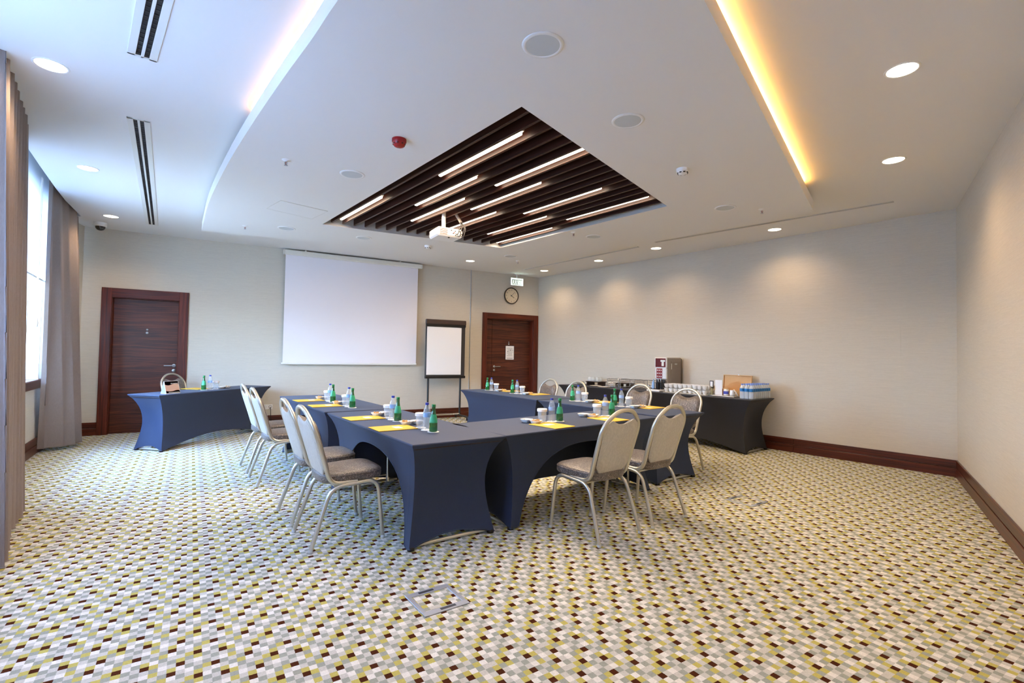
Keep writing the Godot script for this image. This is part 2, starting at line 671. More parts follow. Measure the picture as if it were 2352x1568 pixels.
func carpet_uv(p: Vector2) -> Vector2:
	var q := p - Vector2(-0.2471627, -2.2214435)
	var a := Vector2(sin(deg_to_rad(56.9)), -cos(deg_to_rad(56.9)))
	var b := Vector2(-a.y, a.x)
	return Vector2((q.dot(a) / 0.03135 + 0.5) / 9.0, (q.dot(b) / 0.03135 + 0.5) / 6.0)


# line where the ceiling stops in front of the curtains
const CEIL_EDGE := [Vector2(0.18, 1.24), Vector2(-0.45, 0.35), Vector2(-1.68, -1.22), Vector2(-2.92, -2.5), Vector2(-3.872, -3.644), Vector2(-4.366, -4.301), Vector2(-4.799, -4.912), Vector2(-5.307, -5.643), Vector2(-5.61, -6.096), Vector2(-6.06, -6.84), Vector2(-6.3, -6.78), Vector2(-6.55, -7.35)]


# recess with slats, in the plane of the panel: across to the right, along to the back
const SLAT_AZ := -39.3
const RECESS_AT := Vector2(0.036, -3.262)


func recess(across: float, along: float) -> Vector2:
	var t := deg_to_rad(SLAT_AZ)
	return RECESS_AT + Vector2(cos(t), sin(t)) * across + Vector2(sin(t), -cos(t)) * along


func build_ceiling() -> void:
	var hole := PackedVector2Array([recess(0, 0), recess(0.02, 4.05), recess(2.58, 3.53), recess(2.61, 0.59)])
	var outer := PackedVector2Array([BACK_RIGHT + Vector2(0.1, -0.3), RIGHT_NEAR + Vector2(0.3, 0.0), APEX + Vector2(0.2, 0.2)])
	for p in CEIL_EDGE: outer.append(p)
	outer.append(BACK_LEFT + Vector2(-0.1, -0.1))
	csg_slab("ceiling", outer, hole, CEIL, 0.06, M.ceiling, "structure")

	# floating panel with a bowed left edge
	var left := []
	for q in [Vector2(-4.386, -6.865), Vector2(-3.507, -5.592), Vector2(-2.66, -4.474), Vector2(-2.017, -3.671), Vector2(-1.456, -2.999), Vector2(-1.093, -2.578), Vector2(-0.855, -2.29), Vector2(-0.35, -1.72), Vector2(0.06, -1.27)]: left.append(q)
	var edge := smooth_line(left, 4)
	var poly := PackedVector2Array(edge)
	poly.append(Vector2(0.866, -2.247))
	poly.append(Vector2(3.334, -5.443))
	poly.append(Vector2(0.26, -8.92))
	var panel := csg_slab("ceiling_panel", poly, hole, PANEL, PANEL_TOP - PANEL, M.ceiling, "")
	tag(panel, "white floating ceiling panel with bowed left edge and slatted recess", "ceiling panel")

	# plain inner faces of the recess
	var lining := Node3D.new()
	lining.name = "trim_4"
	lining.set_meta("kind", "structure")
	add_child(lining)
	var cen := Vector2.ZERO
	for p in hole: cen += p / 4.0
	for k in 4:
		var a := hole[k]
		var b := hole[(k + 1) % 4]
		var d := (b - a).normalized()
		var n := Vector2(-d.y, d.x)
		if n.dot(cen - a) > 0: n = -n
		var side := PackedVector2Array([a, b, b + n * 0.02, a + n * 0.02])
		obj("side_board", prism(side, PANEL + 0.001, 3.32), M.ceiling, lining)
	obj("top_board", prism(hole, 3.30, 3.33), M.darkwood, lining)

	# slats, each cut to the slanting ends of the recess
	var grid := thing("slat_grid", "dark walnut slats running through the ceiling recess", "slat ceiling")
	for k in 18:
		var u := 0.123 + 0.1415 * k
		var v0 := 0.59 * u / 2.61 + 0.012
		var v1 := 4.05 - 0.52 * (u - 0.02) / 2.56 - 0.03
		var tr := Transform3D(Basis(Vector3.UP, -deg_to_rad(SLAT_AZ)), V(recess(u, (v0 + v1) / 2), PANEL + 0.095))
		obj("slat", box(Vector3.ZERO, Vector3(0.026, 0.13, v1 - v0), 0.002), M.slat, grid, tr)

	# linear lamps between the slats
	var words := ["first lamp from the left, at the back end", "second lamp from the left, at the near end", "third lamp from the left", "fourth lamp from the left, at the back", "long lamp at the near right edge, middle row", "sixth lamp, in the middle of the recess", "lamp just above the projector", "eighth lamp, right of the middle", "ninth lamp, behind the projector", "rightmost near lamp beside the recess edge", "last lamp at the back right corner"]
	var lamps := [[0.193, 2.62], [0.335, 0.39], [0.618, 1.40], [0.901, 2.04], [0.901, 0.24], [1.184, 1.09], [1.467, 2.20], [1.75, 0.79], [2.033, 1.91], [2.316, 0.62], [2.458, 2.25]]
	var lm := glow(Color(1.0, 0.93, 0.82), 6.0)
	for k in lamps.size():
		var c := recess(lamps[k][0], lamps[k][1] + 0.62)
		var tr := Transform3D(Basis(Vector3.UP, -deg_to_rad(SLAT_AZ)), V(c, PANEL + 0.062))
		var t := thing("linear_lamp", "glowing white strip lamp between ceiling slats, " + words[k], "ceiling lamp", tr, "strip lamps in the slatted recess")
		obj("housing", box(Vector3(0, 0.028, 0), Vector3(0.05, 0.03, 1.24), 0.003), M.white, t)
		obj("lamp_tube", box(Vector3(0, 0.0, 0), Vector3(0.036, 0.03, 1.22), 0.008), lm, t)
		area_light(t, "lamp_light", Vector2(0.036, 1.2), Transform3D(Basis(Vector3.RIGHT, -PI / 2), Vector3(0, -0.018, 0)), Color(1.0, 0.88, 0.74), LINEAR_ENERGY)

	# cove strips on top of the panel
	var cm := glow(COVE, 3.0)
	var right := [Vector2(0.20, -1.39), Vector2(0.866, -2.247), Vector2(2.97, -4.97)]
	cove("warm light strip hidden above the right edge of the floating panel", right, cm, 1.0)
	var lv := []
	for k in range(12, edge.size()): lv.append(edge[k])
	cove("warm light strip hidden above the bowed left panel edge", lv, cm, 0.16)

	# slot diffusers
	slot("wide", Vector2(-3.012, -3.875), Vector2(-5.342, -7.21), 0.15, "long white air slot in the left ceiling, ending at the back wall")
	slot("wide", Vector2(-0.95, -1.45), Vector2(-2.355, -3.04), 0.15, "white air slot in the left ceiling, at the top of the picture")
	slot("thin", Vector2(0.24, -10.43), Vector2(2.06, -8.09), 0.055, "thin air slot along the right wall, near the exit sign")
	slot("thin", Vector2(2.24, -7.74), Vector2(4.32, -5.56), 0.055, "thin air slot along the right wall, nearer the camera")


func smooth_line(pts: Array, per: int) -> Array:
	var out := []
	for i in pts.size() - 1:
		var p0: Vector2 = pts[maxi(i - 1, 0)]
		var p1: Vector2 = pts[i]
		var p2: Vector2 = pts[i + 1]
		var p3: Vector2 = pts[mini(i + 2, pts.size() - 1)]
		for k in per:
			out.append(p1.cubic_interpolate(p2, p0, p3, float(k) / per))
	out.append(pts[-1])
	return out


func csg_slab(n: String, poly: PackedVector2Array, hole: PackedVector2Array, y: float, thick: float, m: Material, kind: String) -> Node3D:
	var root := CSGPolygon3D.new()
	root.name = numbered(n)
	root.polygon = flipped(poly)
	root.mode = CSGPolygon3D.MODE_DEPTH
	root.depth = thick
	root.material = m
	# the polygon lies in x/y and is extruded towards -z; lay it flat so that it rises from y
	root.transform = Transform3D(Basis(Vector3.RIGHT, Vector3.BACK, Vector3.DOWN), Vector3(0, y, 0))
	if kind: root.set_meta("kind", kind)
	var cut := CSGPolygon3D.new()
	cut.name = "opening"
	cut.polygon = flipped(hole)
	cut.mode = CSGPolygon3D.MODE_DEPTH
	cut.depth = thick + 0.2
	cut.position = Vector3(0, 0, 0.1)
	cut.operation = CSGShape3D.OPERATION_SUBTRACTION
	cut.material = m
	root.add_child(cut)
	add_child(root)
	return root


func flipped(p: PackedVector2Array) -> PackedVector2Array:
	if Geometry2D.is_polygon_clockwise(p):
		var q := p.duplicate()
		q.reverse()
		return q
	return p


func area_light(parent: Node, n: String, size: Vector2, tr: Transform3D, c: Color, e: float) -> void:
	var l := AreaLight3D.new()
	l.name = n
	l.area_size = size
	l.light_color = c
	l.light_energy = e
	l.shadow_enabled = true
	l.area_range = 20.0
	l.transform = tr
	parent.add_child(l, true)


func cove(label: String, line: Array, m: Material, k: float) -> void:
	var t := thing("cove_light", label, "light strip", Transform3D(), "light strips above the floating panel")
	var cen := Vector2(-0.3, -5.0)
	for i in line.size() - 1:
		var a: Vector2 = line[i]
		var b: Vector2 = line[i + 1]
		var d := (b - a).normalized()
		var n := Vector2(-d.y, d.x)
		if n.dot(cen - a) < 0: n = -n
		var l := a.distance_to(b)
		var mid := (a + b) / 2 + n * 0.05
		var bs := Basis(V(d), Vector3.UP, V(d).cross(Vector3.UP))
		obj("light_strip", box(Vector3.ZERO, Vector3(l, 0.008, 0.016)), m, t, Transform3D(bs, V(mid, PANEL_TOP + 0.004)))
		area_light(t, "strip_light", Vector2(l, 0.016), Transform3D(bs * Basis(Vector3.RIGHT, PI / 2), V(mid, PANEL_TOP + 0.0095)), COVE, COVE_ENERGY * k * l)


func slot(style: String, a: Vector2, b: Vector2, w: float, label: String) -> void:
	var l := a.distance_to(b)
	var d := (b - a).normalized()
	var t := thing("slot_diffuser", label, "air vent", Transform3D(Basis(V(d), Vector3.UP, V(d).cross(Vector3.UP)), V((a + b) / 2, CEIL)), "air slots in the ceiling")
	var rails := [-0.5, -0.06, 0.06, 0.5]
	var st := new_st()
	if style == "wide":
		add_box(st, Vector3(0, -0.003, -0.055), Vector3(l, 0.008, 0.040), 0.001)
		add_box(st, Vector3(0, -0.003, 0.0), Vector3(l, 0.008, 0.016), 0.001)
		add_box(st, Vector3(0, -0.003, 0.055), Vector3(l, 0.008, 0.040), 0.001)
		for s in [-1, 1]: add_box(st, Vector3(s * (l / 2 - 0.008), -0.003, 0), Vector3(0.016, 0.008, w), 0.001)
		obj("frame", st.commit(), M.offwhite, t)
		for s in [-1, 1]:
			obj("slot", box(Vector3(0, -0.0005, s * 0.0215), Vector3(l - 0.03, 0.002, 0.027)), M.dark, t)
			var vanes := new_st()
			var n := int(l / 0.05)
			for k in n:
				add_box(vanes, Vector3(-l / 2 + 0.03 + k * 0.05, -0.0025, s * 0.0215), Vector3(0.012, 0.003, 0.02), 0.0)
			tag(obj("vanes", vanes.commit(), M.black, t), "", "", "", "stuff")
	else:
		add_box(st, Vector3(0, -0.003, -0.026), Vector3(l, 0.006, 0.005))
		add_box(st, Vector3(0, -0.003, 0.0), Vector3(l, 0.006, 0.005))
		add_box(st, Vector3(0, -0.003, 0.026), Vector3(l, 0.006, 0.005))
		obj("frame", st.commit(), M.offwhite, t)
		for s in [-1, 1]:
			obj("slot", box(Vector3(0, -0.0008, s * 0.013), Vector3(l, 0.003, 0.019)), M.charcoal, t)


# ---------------------------------------------------------------- windows and curtains
func build_windows() -> void:
	# window wall: each segment of the bow is a wall with or without an opening
	var open := {2: [0.25, 9.0], 1: [0.5, 9.0], 3: [0.0, 0.5], 5: [0.0, 9.0], 6: [0.0, 9.0], 7: [0.0, 9.0], 8: [0.0, 0.16]}
	var st := new_st()
	var sill := new_st()
	var pane := new_st()
	var bars := new_st()
	var skirt := new_st()
	for i in FACADE.size() - 1:
		var a: Vector2 = FACADE[i]
		var b: Vector2 = FACADE[i + 1]
		var l := a.distance_to(b)
		var f := frame(a, b)
		var part := new_st()
		var holes := []
		if open.has(i):
			var x0: float = open[i][0]
			var x1: float = minf(open[i][1], l)
			holes = [[x0, x1, 0.90, 3.12]]
			add_box(sill, Vector3((x0 + x1) / 2, 0.905, -0.10), Vector3(x1 - x0 + 0.01, 0.03, 0.24), 0.003, f)
			add_box(pane, Vector3((x0 + x1) / 2, 2.0, -0.20), Vector3(x1 - x0, 2.2, 0.01), 0.0, f)
			for yy in [0.95, 3.09]: add_box(bars, Vector3((x0 + x1) / 2, yy, -0.20), Vector3(x1 - x0, 0.06, 0.05), 0.004, f)
			for xx in [x0 + 0.02, x1 - 0.02]: add_box(bars, Vector3(xx, 2.0, -0.20), Vector3(0.045, 2.2, 0.05), 0.004, f)
		wall_boxes(part, l + 0.03, 3.45, 0.24, holes)
		st.append_from(part.commit(), 0, f)
		add_box(sill, Vector3(l / 2, 0.865, 0.012), Vector3(l + 0.01, 0.10, 0.028), 0.003, f)
		add_box(skirt, Vector3(l / 2, 0.052, 0.011), Vector3(l + 0.012, 0.104, 0.022), 0.003, f)
		add_box(skirt, Vector3(l / 2, 0.152, 0.008), Vector3(l + 0.010, 0.088, 0.016), 0.003, f)
	structure("wall_left", st.commit(), M.wall)
	structure("trim_3", sill.commit(), M.walnut_base)
	structure("baseboard_left", skirt.commit(), M.walnut_base)
	var w := Node3D.new()
	w.name = "window_1"
	w.set_meta("kind", "structure")
	add_child(w)
	obj("window_frame", bars.commit(), M.alu, w)
	obj("pane", pane.commit(), M.pane, w)

	# roller blind on the window in view, half drawn
	roller("white roller blind half lowered over the bright window", [Vector2(-4.46, -4.22), Vector2(-4.92, -4.86), Vector2(-5.48, -5.66), Vector2(-5.87, -6.23), Vector2(-6.02, -6.50)], 2.12)
	roller("white roller blind lowered to the sill of the window beside the camera", [Vector2(-0.88, -0.19), Vector2(-1.78, -1.11), Vector2(-3.03, -2.41), Vector2(-3.38, -2.82)], 0.93)
	var cord := thing("blind_cord", "thin white bead cord of the blind with a small weight", "cord")
	for o in [0.0, 0.07]:
		var c0: Vector2 = Vector2(-5.22, -5.38) + Vector2(-0.03, -0.05) * (o * 10.0)
		obj("cord", tube([V(c0, 1.60 if o > 0 else 1.66), V(c0, 3.2)], 0.004, 6), M.white, cord)
	obj("weight", lathe([Vector2(0.0, -0.02), Vector2(0.022, -0.012), Vector2(0.026, 0.03), Vector2(0.018, 0.09), Vector2(0.0, 0.1)], 12), M.white, cord, Transform3D(Basis(), V(Vector2(-5.22, -5.38), 1.56)))

	curtain("grey brown curtain hanging in tight folds at the left picture edge", [Vector2(-3.2, -2.98), Vector2(-3.55, -3.43), Vector2(-3.93, -3.86), Vector2(-4.39, -4.30)], [Vector2(-3.0, -2.9), Vector2(-3.40, -3.35), Vector2(-3.78, -3.80), Vector2(-4.12, -4.16)], 11, 0.045, 0.02)
	curtain("grey curtain swept towards the back corner beside the window", [Vector2(-5.36, -5.62), Vector2(-5.60, -6.00), Vector2(-5.84, -6.40), Vector2(-6.12, -6.86)], [Vector2(-5.90, -6.17), Vector2(-5.78, -6.40), Vector2(-5.76, -6.56), Vector2(-5.96, -6.86)], 4, 0.035, 0.05)
	curtain("curtain hanging beside the second window behind the camera", [Vector2(-1.1, -0.45), Vector2(-1.3, -0.72), Vector2(-1.55, -1.0), Vector2(-1.75, -1.22)], [Vector2(-1.05, -0.5), Vector2(-1.25, -0.75), Vector2(-1.5, -1.02), Vector2(-1.7, -1.25)], 8, 0.045, 0.02)


func roller(label: String, line: Array, bottom: float) -> void:
	var blind := thing("roller_blind", label, "blind", Transform3D(), "roller blinds")
	var rows := []
	var bar := []
	for p in line:
		rows.append([V(p, bottom), V(p, 3.4)])
		bar.append(V(p, bottom - 0.005))
	var st := new_st()
	add_grid(st, rows)
	obj("blind_cloth", st.commit(), M.blind, blind)
	obj("bottom_bar", tube(bar, 0.012, 8), M.grille, blind)


func curtain(label: String, top: Array, bottom: Array, folds: int, amp: float, lift: float) -> void:
	var n := folds * 10 + 1
	var rows := []
	var td := smooth_line(top, 12)
	var bd := smooth_line(bottom, 12)
	for i in n:
		var t := float(i) / (n - 1)
		var k := t * (td.size() - 1)
		var k0 := mini(int(k), td.size() - 2)
		var pt: Vector2 = td[k0].lerp(td[k0 + 1], k - k0)
		var pb: Vector2 = bd[k0].lerp(bd[k0 + 1], k - k0)
		var dt: Vector2 = (td[k0 + 1] - td[k0]).normalized()
		var nrm := Vector2(-dt.y, dt.x)
		var ph := TAU * folds * (t + 0.012 * sin(t * 23.0))
		var col := []
		for j in 13:
			var y := lift + (3.36 - lift) * j / 12.0
			var w := float(j) / 12.0
			var a := amp * (1.15 - 0.45 * w) * (0.75 + 0.25 * sin(t * 9.0 + 1.0))
			var p := pb.lerp(pt, w) + nrm * (a * sin(ph + 0.25 * sin(y * 1.3 + t * 5.0)) + 0.25 * a * sin(2.0 * ph))
			p += dt * 0.25 * a * sin(2.0 * ph + 0.6)
			col.append(V(p, y))
		rows.append(col)
	var st := new_st()
	add_grid(st, rows, false, false, false, Vector2(0.4, 0.5))
	var c := thing("curtain", label, "curtain", Transform3D(), "curtains of the window wall")
	obj("drape", st.commit(), M.curtain, c)
	var hem := []
	for r in rows: hem.append(r[0] + Vector3(0, 0.004, 0))
	obj("hem", tube(hem, 0.005, 5), M.curtain, c)
	var rail := []
	for p in td: rail.append(V(p, 3.375))
	obj("curtain_rail", tube(rail, 0.012, 6), M.white, c)


# ---------------------------------------------------------------- doors
func door_root(n: String) -> Node3D:
	var r := Node3D.new()
	r.name = n
	r.transform = frame(BACK_LEFT, BACK_RIGHT)
	r.set_meta("kind", "structure")
	add_child(r)
	return r


func casing(r: Node3D, x0: float, x1: float, h: float, ox0: float, ox1: float, oh: float, depth: float) -> void:
	obj("casing", box(Vector3((ox0 + x0 + 0.012) / 2, oh / 2, 0.012), Vector3(x0 + 0.012 - ox0, oh, 0.03), 0.003, true), M.walnut_frame, r)
	obj("casing", box(Vector3((ox1 + x1 - 0.012) / 2, oh / 2, 0.012), Vector3(ox1 - x1 + 0.012, oh, 0.03), 0.003, true), M.walnut_frame, r)
	obj("casing", box(Vector3((ox0 + ox1) / 2, (oh + h - 0.012) / 2, 0.010), Vector3(ox1 - ox0 - 0.002, oh - h + 0.012, 0.03), 0.003), M.walnut_frame, r)
	# jambs and stops
	obj("jamb", box(Vector3(x0 + 0.011, h / 2, -depth / 2), Vector3(0.022, h, depth), 0.002, true), M.walnut_frame, r)
	obj("jamb", box(Vector3(x1 - 0.011, h / 2, -depth / 2), Vector3(0.022, h, depth), 0.002, true), M.walnut_frame, r)
	obj("jamb", box(Vector3((x0 + x1) / 2, h - 0.011, -depth / 2), Vector3(x1 - x0, 0.022, depth), 0.002), M.walnut_frame, r)


func handle(leaf: Node3D, x: float, y: float, z: float, dir: float) -> void:
	var rose := obj("handle_rose", lathe([Vector2(0, 0), Vector2(0.027, 0), Vector2(0.027, 0.008), Vector2(0.022, 0.011), Vector2(0, 0.011)], 20, true), M.steel, leaf, Transform3D(Basis(Vector3.RIGHT, PI / 2), Vector3(x, y, z)))
	rose.set_meta("label", "round steel rose of the door handle")
	var pts := fillet([Vector3(x, y, z), Vector3(x, y, z + 0.055), Vector3(x + dir * 0.13, y, z + 0.058)], 0.02)
	obj("lever", tube(pts, 0.0095, 10), M.steel, leaf)
	obj("lock_rose", lathe([Vector2(0, 0), Vector2(0.027, 0), Vector2(0.027, 0.008), Vector2(0.020, 0.012), Vector2(0.008, 0.013), Vector2(0, 0.020)], 20), M.steel, leaf, Transform3D(Basis(Vector3.RIGHT, PI / 2), Vector3(x, y - 0.082, z)))


func stud(leaf: Node3D, n: String, x: float, y: float, z: float, r: float) -> void:
	obj(n, lathe([Vector2(0, 0), Vector2(r, 0), Vector2(r, 0.004), Vector2(r * 0.6, 0.008), Vector2(0, 0.008)], 14), M.steel, leaf, Transform3D(Basis(Vector3.RIGHT, PI / 2), Vector3(x, y, z)))


func build_doors() -> void:
	var d := door_root("door_1")
	casing(d, D1[0], D1[1], D1[2], 0.235, 1.355, 2.257, 0.10)
	var leaf := obj("door_leaf", box(Vector3((D1[0] + D1[1]) / 2, 1.055, -0.10), Vector3(0.846, 2.105, 0.045), 0.002), M.walnut, d)
	handle(leaf, 1.175, 1.06, -0.0775, -1.0)
	stud(leaf, "peephole", 0.805, 1.632, -0.0775, 0.014)
	stud(leaf, "peephole_cover", 0.805, 1.581, -0.0775, 0.019)
	obj("blocking", box(Vector3((D1[0] + D1[1]) / 2, 1.1, -0.27), Vector3(1.0, 2.3, 0.04)), M.dark, d)

	d = door_root("door_2")
	casing(d, D2[0], D2[1], D2[2], 6.745, 8.19, 2.26, 0.15)
	leaf = obj("door_leaf", box(Vector3(7.56, 1.065, -0.15), Vector3(0.995, 2.125, 0.045), 0.002), M.walnut, d)
	obj("side_leaf", box(Vector3(6.963, 1.065, -0.15), Vector3(0.185, 2.125, 0.045), 0.002), M.walnut, d)
	handle(leaf, 7.125, 1.07, -0.1275, 1.0)
	stud(leaf, "peephole", 7.495, 1.625, -0.1275, 0.014)
	stud(leaf, "peephole_cover", 7.495, 1.582, -0.1275, 0.019)
	obj("blocking", box(Vector3(7.46, 1.1, -0.27), Vector3(1.4, 2.3, 0.04)), M.dark, d)

	# framed evacuation notice on the right door
	var nt := thing("door_notice", "framed evacuation plan notice on the right hand door", "notice", frame(BACK_LEFT, BACK_RIGHT, 7.52, 1.385, -0.1265))
	obj("frame", box(Vector3(0, 0, 0.004), Vector3(0.235, 0.33, 0.008), 0.002), M.black, nt)
	obj("sheet", box(Vector3(0, 0, 0.0085), Vector3(0.215, 0.31, 0.001)), M.paper, nt)
	var plan := new_st()
	for k in 7: add_box(plan, Vector3(-0.005 + 0.01 * (k % 2), 0.10 - k * 0.028, 0.0094), Vector3(0.15 - 0.018 * (k % 3), 0.008, 0.0006))
	add_box(plan, Vector3(0, -0.125, 0.0094), Vector3(0.16, 0.014, 0.0006))
	obj("print", plan.commit(), mat(Color(0.60, 0.60, 0.58), 0.8), nt)
	for q in [Vector2(0.02, 0.06), Vector2(0.075, 0.055), Vector2(-0.05, 0.03)]: obj("mark", box(Vector3(q.x, q.y, 0.0098), Vector3(0.014, 0.014, 0.0006)), M.charcoal, nt)


# ---------------------------------------------------------------- things on and by the back wall
func build_back_wall_things() -> void:
	# projection screen
	var s := thing("projection_screen", "large white pull-down projection screen on the back wall", "projection screen", frame(BACK_LEFT, BACK_RIGHT, 0.0, 0.0, 0.0))
	var case := new_st()
	add_box(case, Vector3(4.018, 3.092, 0.10), Vector3(2.54, 0.085, 0.09), 0.014)
	obj("casing", case.commit(), M.offwhite, s)
	for x in [2.742, 5.294]: obj("end_cap", box(Vector3(x, 3.092, 0.10), Vector3(0.022, 0.09, 0.095), 0.012), M.offwhite, s)
	for x in [3.1, 4.85]: obj("bracket", box(Vector3(x, 3.147, 0.07), Vector3(0.03, 0.03, 0.10), 0.003), M.white, s)
	obj("screen_cloth", box(Vector3(4.0, 2.09, 0.085), Vector3(2.452, 1.94, 0.003)), mat(Color(0.93, 0.92, 0.94), 0.75, 0.0, 0.3), s)
	obj("weight_bar", box(Vector3(3.992, 1.112, 0.085), Vector3(2.49, 0.034, 0.026), 0.008), M.white, s)

	# flip chart
	var f := thing("flip_chart", "black framed flip chart with blank white paper on a wheeled stand", "flip chart", frame(BACK_LEFT, BACK_RIGHT, 5.77, 0.0, 0.30))
	obj("board", box(Vector3(0, 1.40, 0.0), Vector3(0.86, 1.13, 0.028), 0.006), M.charcoal, f)
	obj("paper_clamp", box(Vector3(0, 1.975, 0.014), Vector3(0.875, 0.10, 0.06), 0.012), mat(Color(0.26, 0.20, 0.18), 0.45), f)
	obj("clamp_bar", box(Vector3(0, 1.907, 0.018), Vector3(0.865, 0.045, 0.04), 0.006), M.black, f)
	obj("tray", box(Vector3(0, 0.862, 0.02), Vector3(0.865, 0.05, 0.07), 0.006), M.black, f)
	obj("paper_pad", box(Vector3(-0.033, 1.392, 0.018), Vector3(0.745, 0.965, 0.010), 0.001), M.paper, f)
	var mk := text_mesh("•", 0.03, 0.001)
	obj("clamp_badge", mk, mat(Color(0.6, 0.1, 0.3), 0.4), f, Transform3D(Basis(), Vector3(0.0, 1.97, 0.045)))
	for x in [-0.345, 0.355]:
		obj("post", tube([Vector3(x, 0.07, -0.03), Vector3(x, 1.9, -0.03)], 0.020, 12), mat(Color(0.24, 0.25, 0.25), 0.35, 0.6), f)
		obj("foot", box(Vector3(x, 0.075, 0.06), Vector3(0.05, 0.03, 0.62), 0.008), M.black, f)
		for z in [-0.21, 0.34]:
			obj("wheel", lathe([Vector2(0, -0.012), Vector2(0.026, -0.012), Vector2(0.030, -0.006), Vector2(0.030, 0.006), Vector2(0.026, 0.012), Vector2(0, 0.012)], 16), M.black, f, Transform3D(Basis(Vector3.BACK, PI / 2), Vector3(x, 0.030, z)))
	obj("cross_bar", tube([Vector3(-0.345, 0.10, -0.03), Vector3(0.355, 0.10, -0.03)], 0.018, 10), M.chrome, f)

	# clock
	var c := thing("wall_clock", "round wall clock with dark rim and cream dial above the door", "clock", frame(BACK_LEFT, BACK_RIGHT, 7.46, 2.675, 0.0))
	var lay := Transform3D(Basis(Vector3.RIGHT, PI / 2), Vector3.ZERO)
	obj("rim", lathe([Vector2(0.0, 0.0), Vector2(0.183, 0.0), Vector2(0.188, 0.018), Vector2(0.182, 0.034), Vector2(0.170, 0.036), Vector2(0.166, 0.022), Vector2(0.164, 0.018)], 48), mat(Color(0.22, 0.18, 0.14), 0.35), c, lay)
	obj("dial", lathe([Vector2(0.167, 0.018), Vector2(0.0, 0.0185)], 48), mat(Color(0.90, 0.84, 0.72), 0.6), c, lay)
	var ink := mat(Color(0.42, 0.38, 0.32), 0.6)
	for k in 12:
		var a := TAU * (k + 1) / 12.0
		var tm := text_mesh(str(k + 1), 0.032, 0.001)
		obj("numeral", tm, ink, c, Transform3D(Basis(), Vector3(0.132 * sin(a), 0.132 * cos(a), 0.0195)))
	hand(c, "hour_hand", 124.0, 0.085, 0.011, 0.022)
	hand(c, "minute_hand", 44.0, 0.125, 0.006, 0.024)
	obj("hub", lathe([Vector2(0.010, 0.018), Vector2(0.010, 0.027), Vector2(0, 0.027)], 14), M.charcoal, c, lay)

	# lit exit sign, hanging from the ceiling close to the wall
	var e := thing("exit_sign", "lit green and white exit sign above the clock", "exit sign", frame(BACK_LEFT, BACK_RIGHT, 7.545, 2.988, 0.10))
	obj("sign_box", box(Vector3(0, 0, 0), Vector3(0.325, 0.17, 0.030), 0.004), M.white, e)
	obj("sign_face", box(Vector3(0, 0, 0.0155), Vector3(0.315, 0.16, 0.002)), glow(Color(0.90, 1.0, 0.95), 1.1), e)
	obj("sign_field", box(Vector3(0.0, -0.008, 0.0172), Vector3(0.272, 0.122, 0.0016)), glow(Color(0.01, 0.17, 0.06), 0.9), e)
	var wt := glow(Color(0.92, 1.0, 0.95), 0.9)
	obj("lettering", text_mesh("ÇIKIŞ", 0.040, 0.001, true), wt, e, Transform3D(Basis(), Vector3(0.072, 0.012, 0.0185)))
	obj("lettering", text_mesh("EXIT", 0.040, 0.001, true), wt, e, Transform3D(Basis(), Vector3(0.072, -0.038, 0.0185)))
	var fig := new_st()   # running figures and arrow
	for q in [[-0.095, 1.0], [-0.035, 1.0]]:
		add_box(fig, Vector3(q[0], 0.022, 0.0185), Vector3(0.016, 0.016, 0.001), 0.003)
		add_box(fig, Vector3(q[0] - 0.004, -0.004, 0.0185), Vector3(0.014, 0.036, 0.001), 0.0, Transform3D())
		add_box(fig, Vector3(0, 0, 0), Vector3(0.008, 0.042, 0.001), 0.0, Transform3D(Basis(Vector3.BACK, 0.7), Vector3(q[0] + 0.010, -0.038, 0.0185)))
		add_box(fig, Vector3(0, 0, 0), Vector3(0.008, 0.042, 0.001), 0.0, Transform3D(Basis(Vector3.BACK, -0.6), Vector3(q[0] - 0.018, -0.038, 0.0185)))
		add_box(fig, Vector3(0, 0, 0), Vector3(0.007, 0.040, 0.001), 0.0, Transform3D(Basis(Vector3.BACK, 1.2), Vector3(q[0], 0.004, 0.0187)))
	obj("pictogram", fig.commit(), wt, e)
	obj("hanger", box(Vector3(0, 0.125, 0), Vector3(0.02, 0.09, 0.02), 0.002), M.white, e)
	obj("mount_plate", box(Vector3(0, 0.168, 0), Vector3(0.12, 0.012, 0.05), 0.002), M.white, e)
	area_light(e, "sign_light", Vector2(0.31, 0.16), Transform3D(Basis(Vector3.UP, PI), Vector3(0, 0, 0.021)), Color(0.85, 1.0, 0.92), 0.02)

	# power outlet low on the wall, with a black lead
	var o := thing("power_outlet", "double power outlet plate low on the back wall", "outlet", frame(BACK_LEFT, BACK_RIGHT, 2.563, 0.345, 0.0))
	obj("plate", box(Vector3(0, 0, 0.005), Vector3(0.165, 0.085, 0.010), 0.003), M.white, o)
	for x in [-0.04, 0.045]:
		obj("socket", lathe([Vector2(0.026, 0.010), Vector2(0.022, 0.011), Vector2(0.020, 0.004), Vector2(0, 0.004)], 16), M.grille if x < 0 else M.charcoal, o, Transform3D(Basis(Vector3.RIGHT, PI / 2), Vector3(x, 0, 0)))
	var lead := thing("power_lead", "thin black power lead hanging from the outlet to the floor", "cable")
	var fr := frame(BACK_LEFT, BACK_RIGHT, 2.61, 0.0, 0.0)
	obj("lead", tube(fillet([fr * Vector3(0, 0.34, 0.012), fr * Vector3(0.0, 0.33, 0.05), fr * Vector3(0.01, 0.10, 0.06), fr * Vector3(0.03, 0.01, 0.12), fr * Vector3(0.25, 0.008, 0.30)], 0.05), 0.005, 6), M.black, lead)


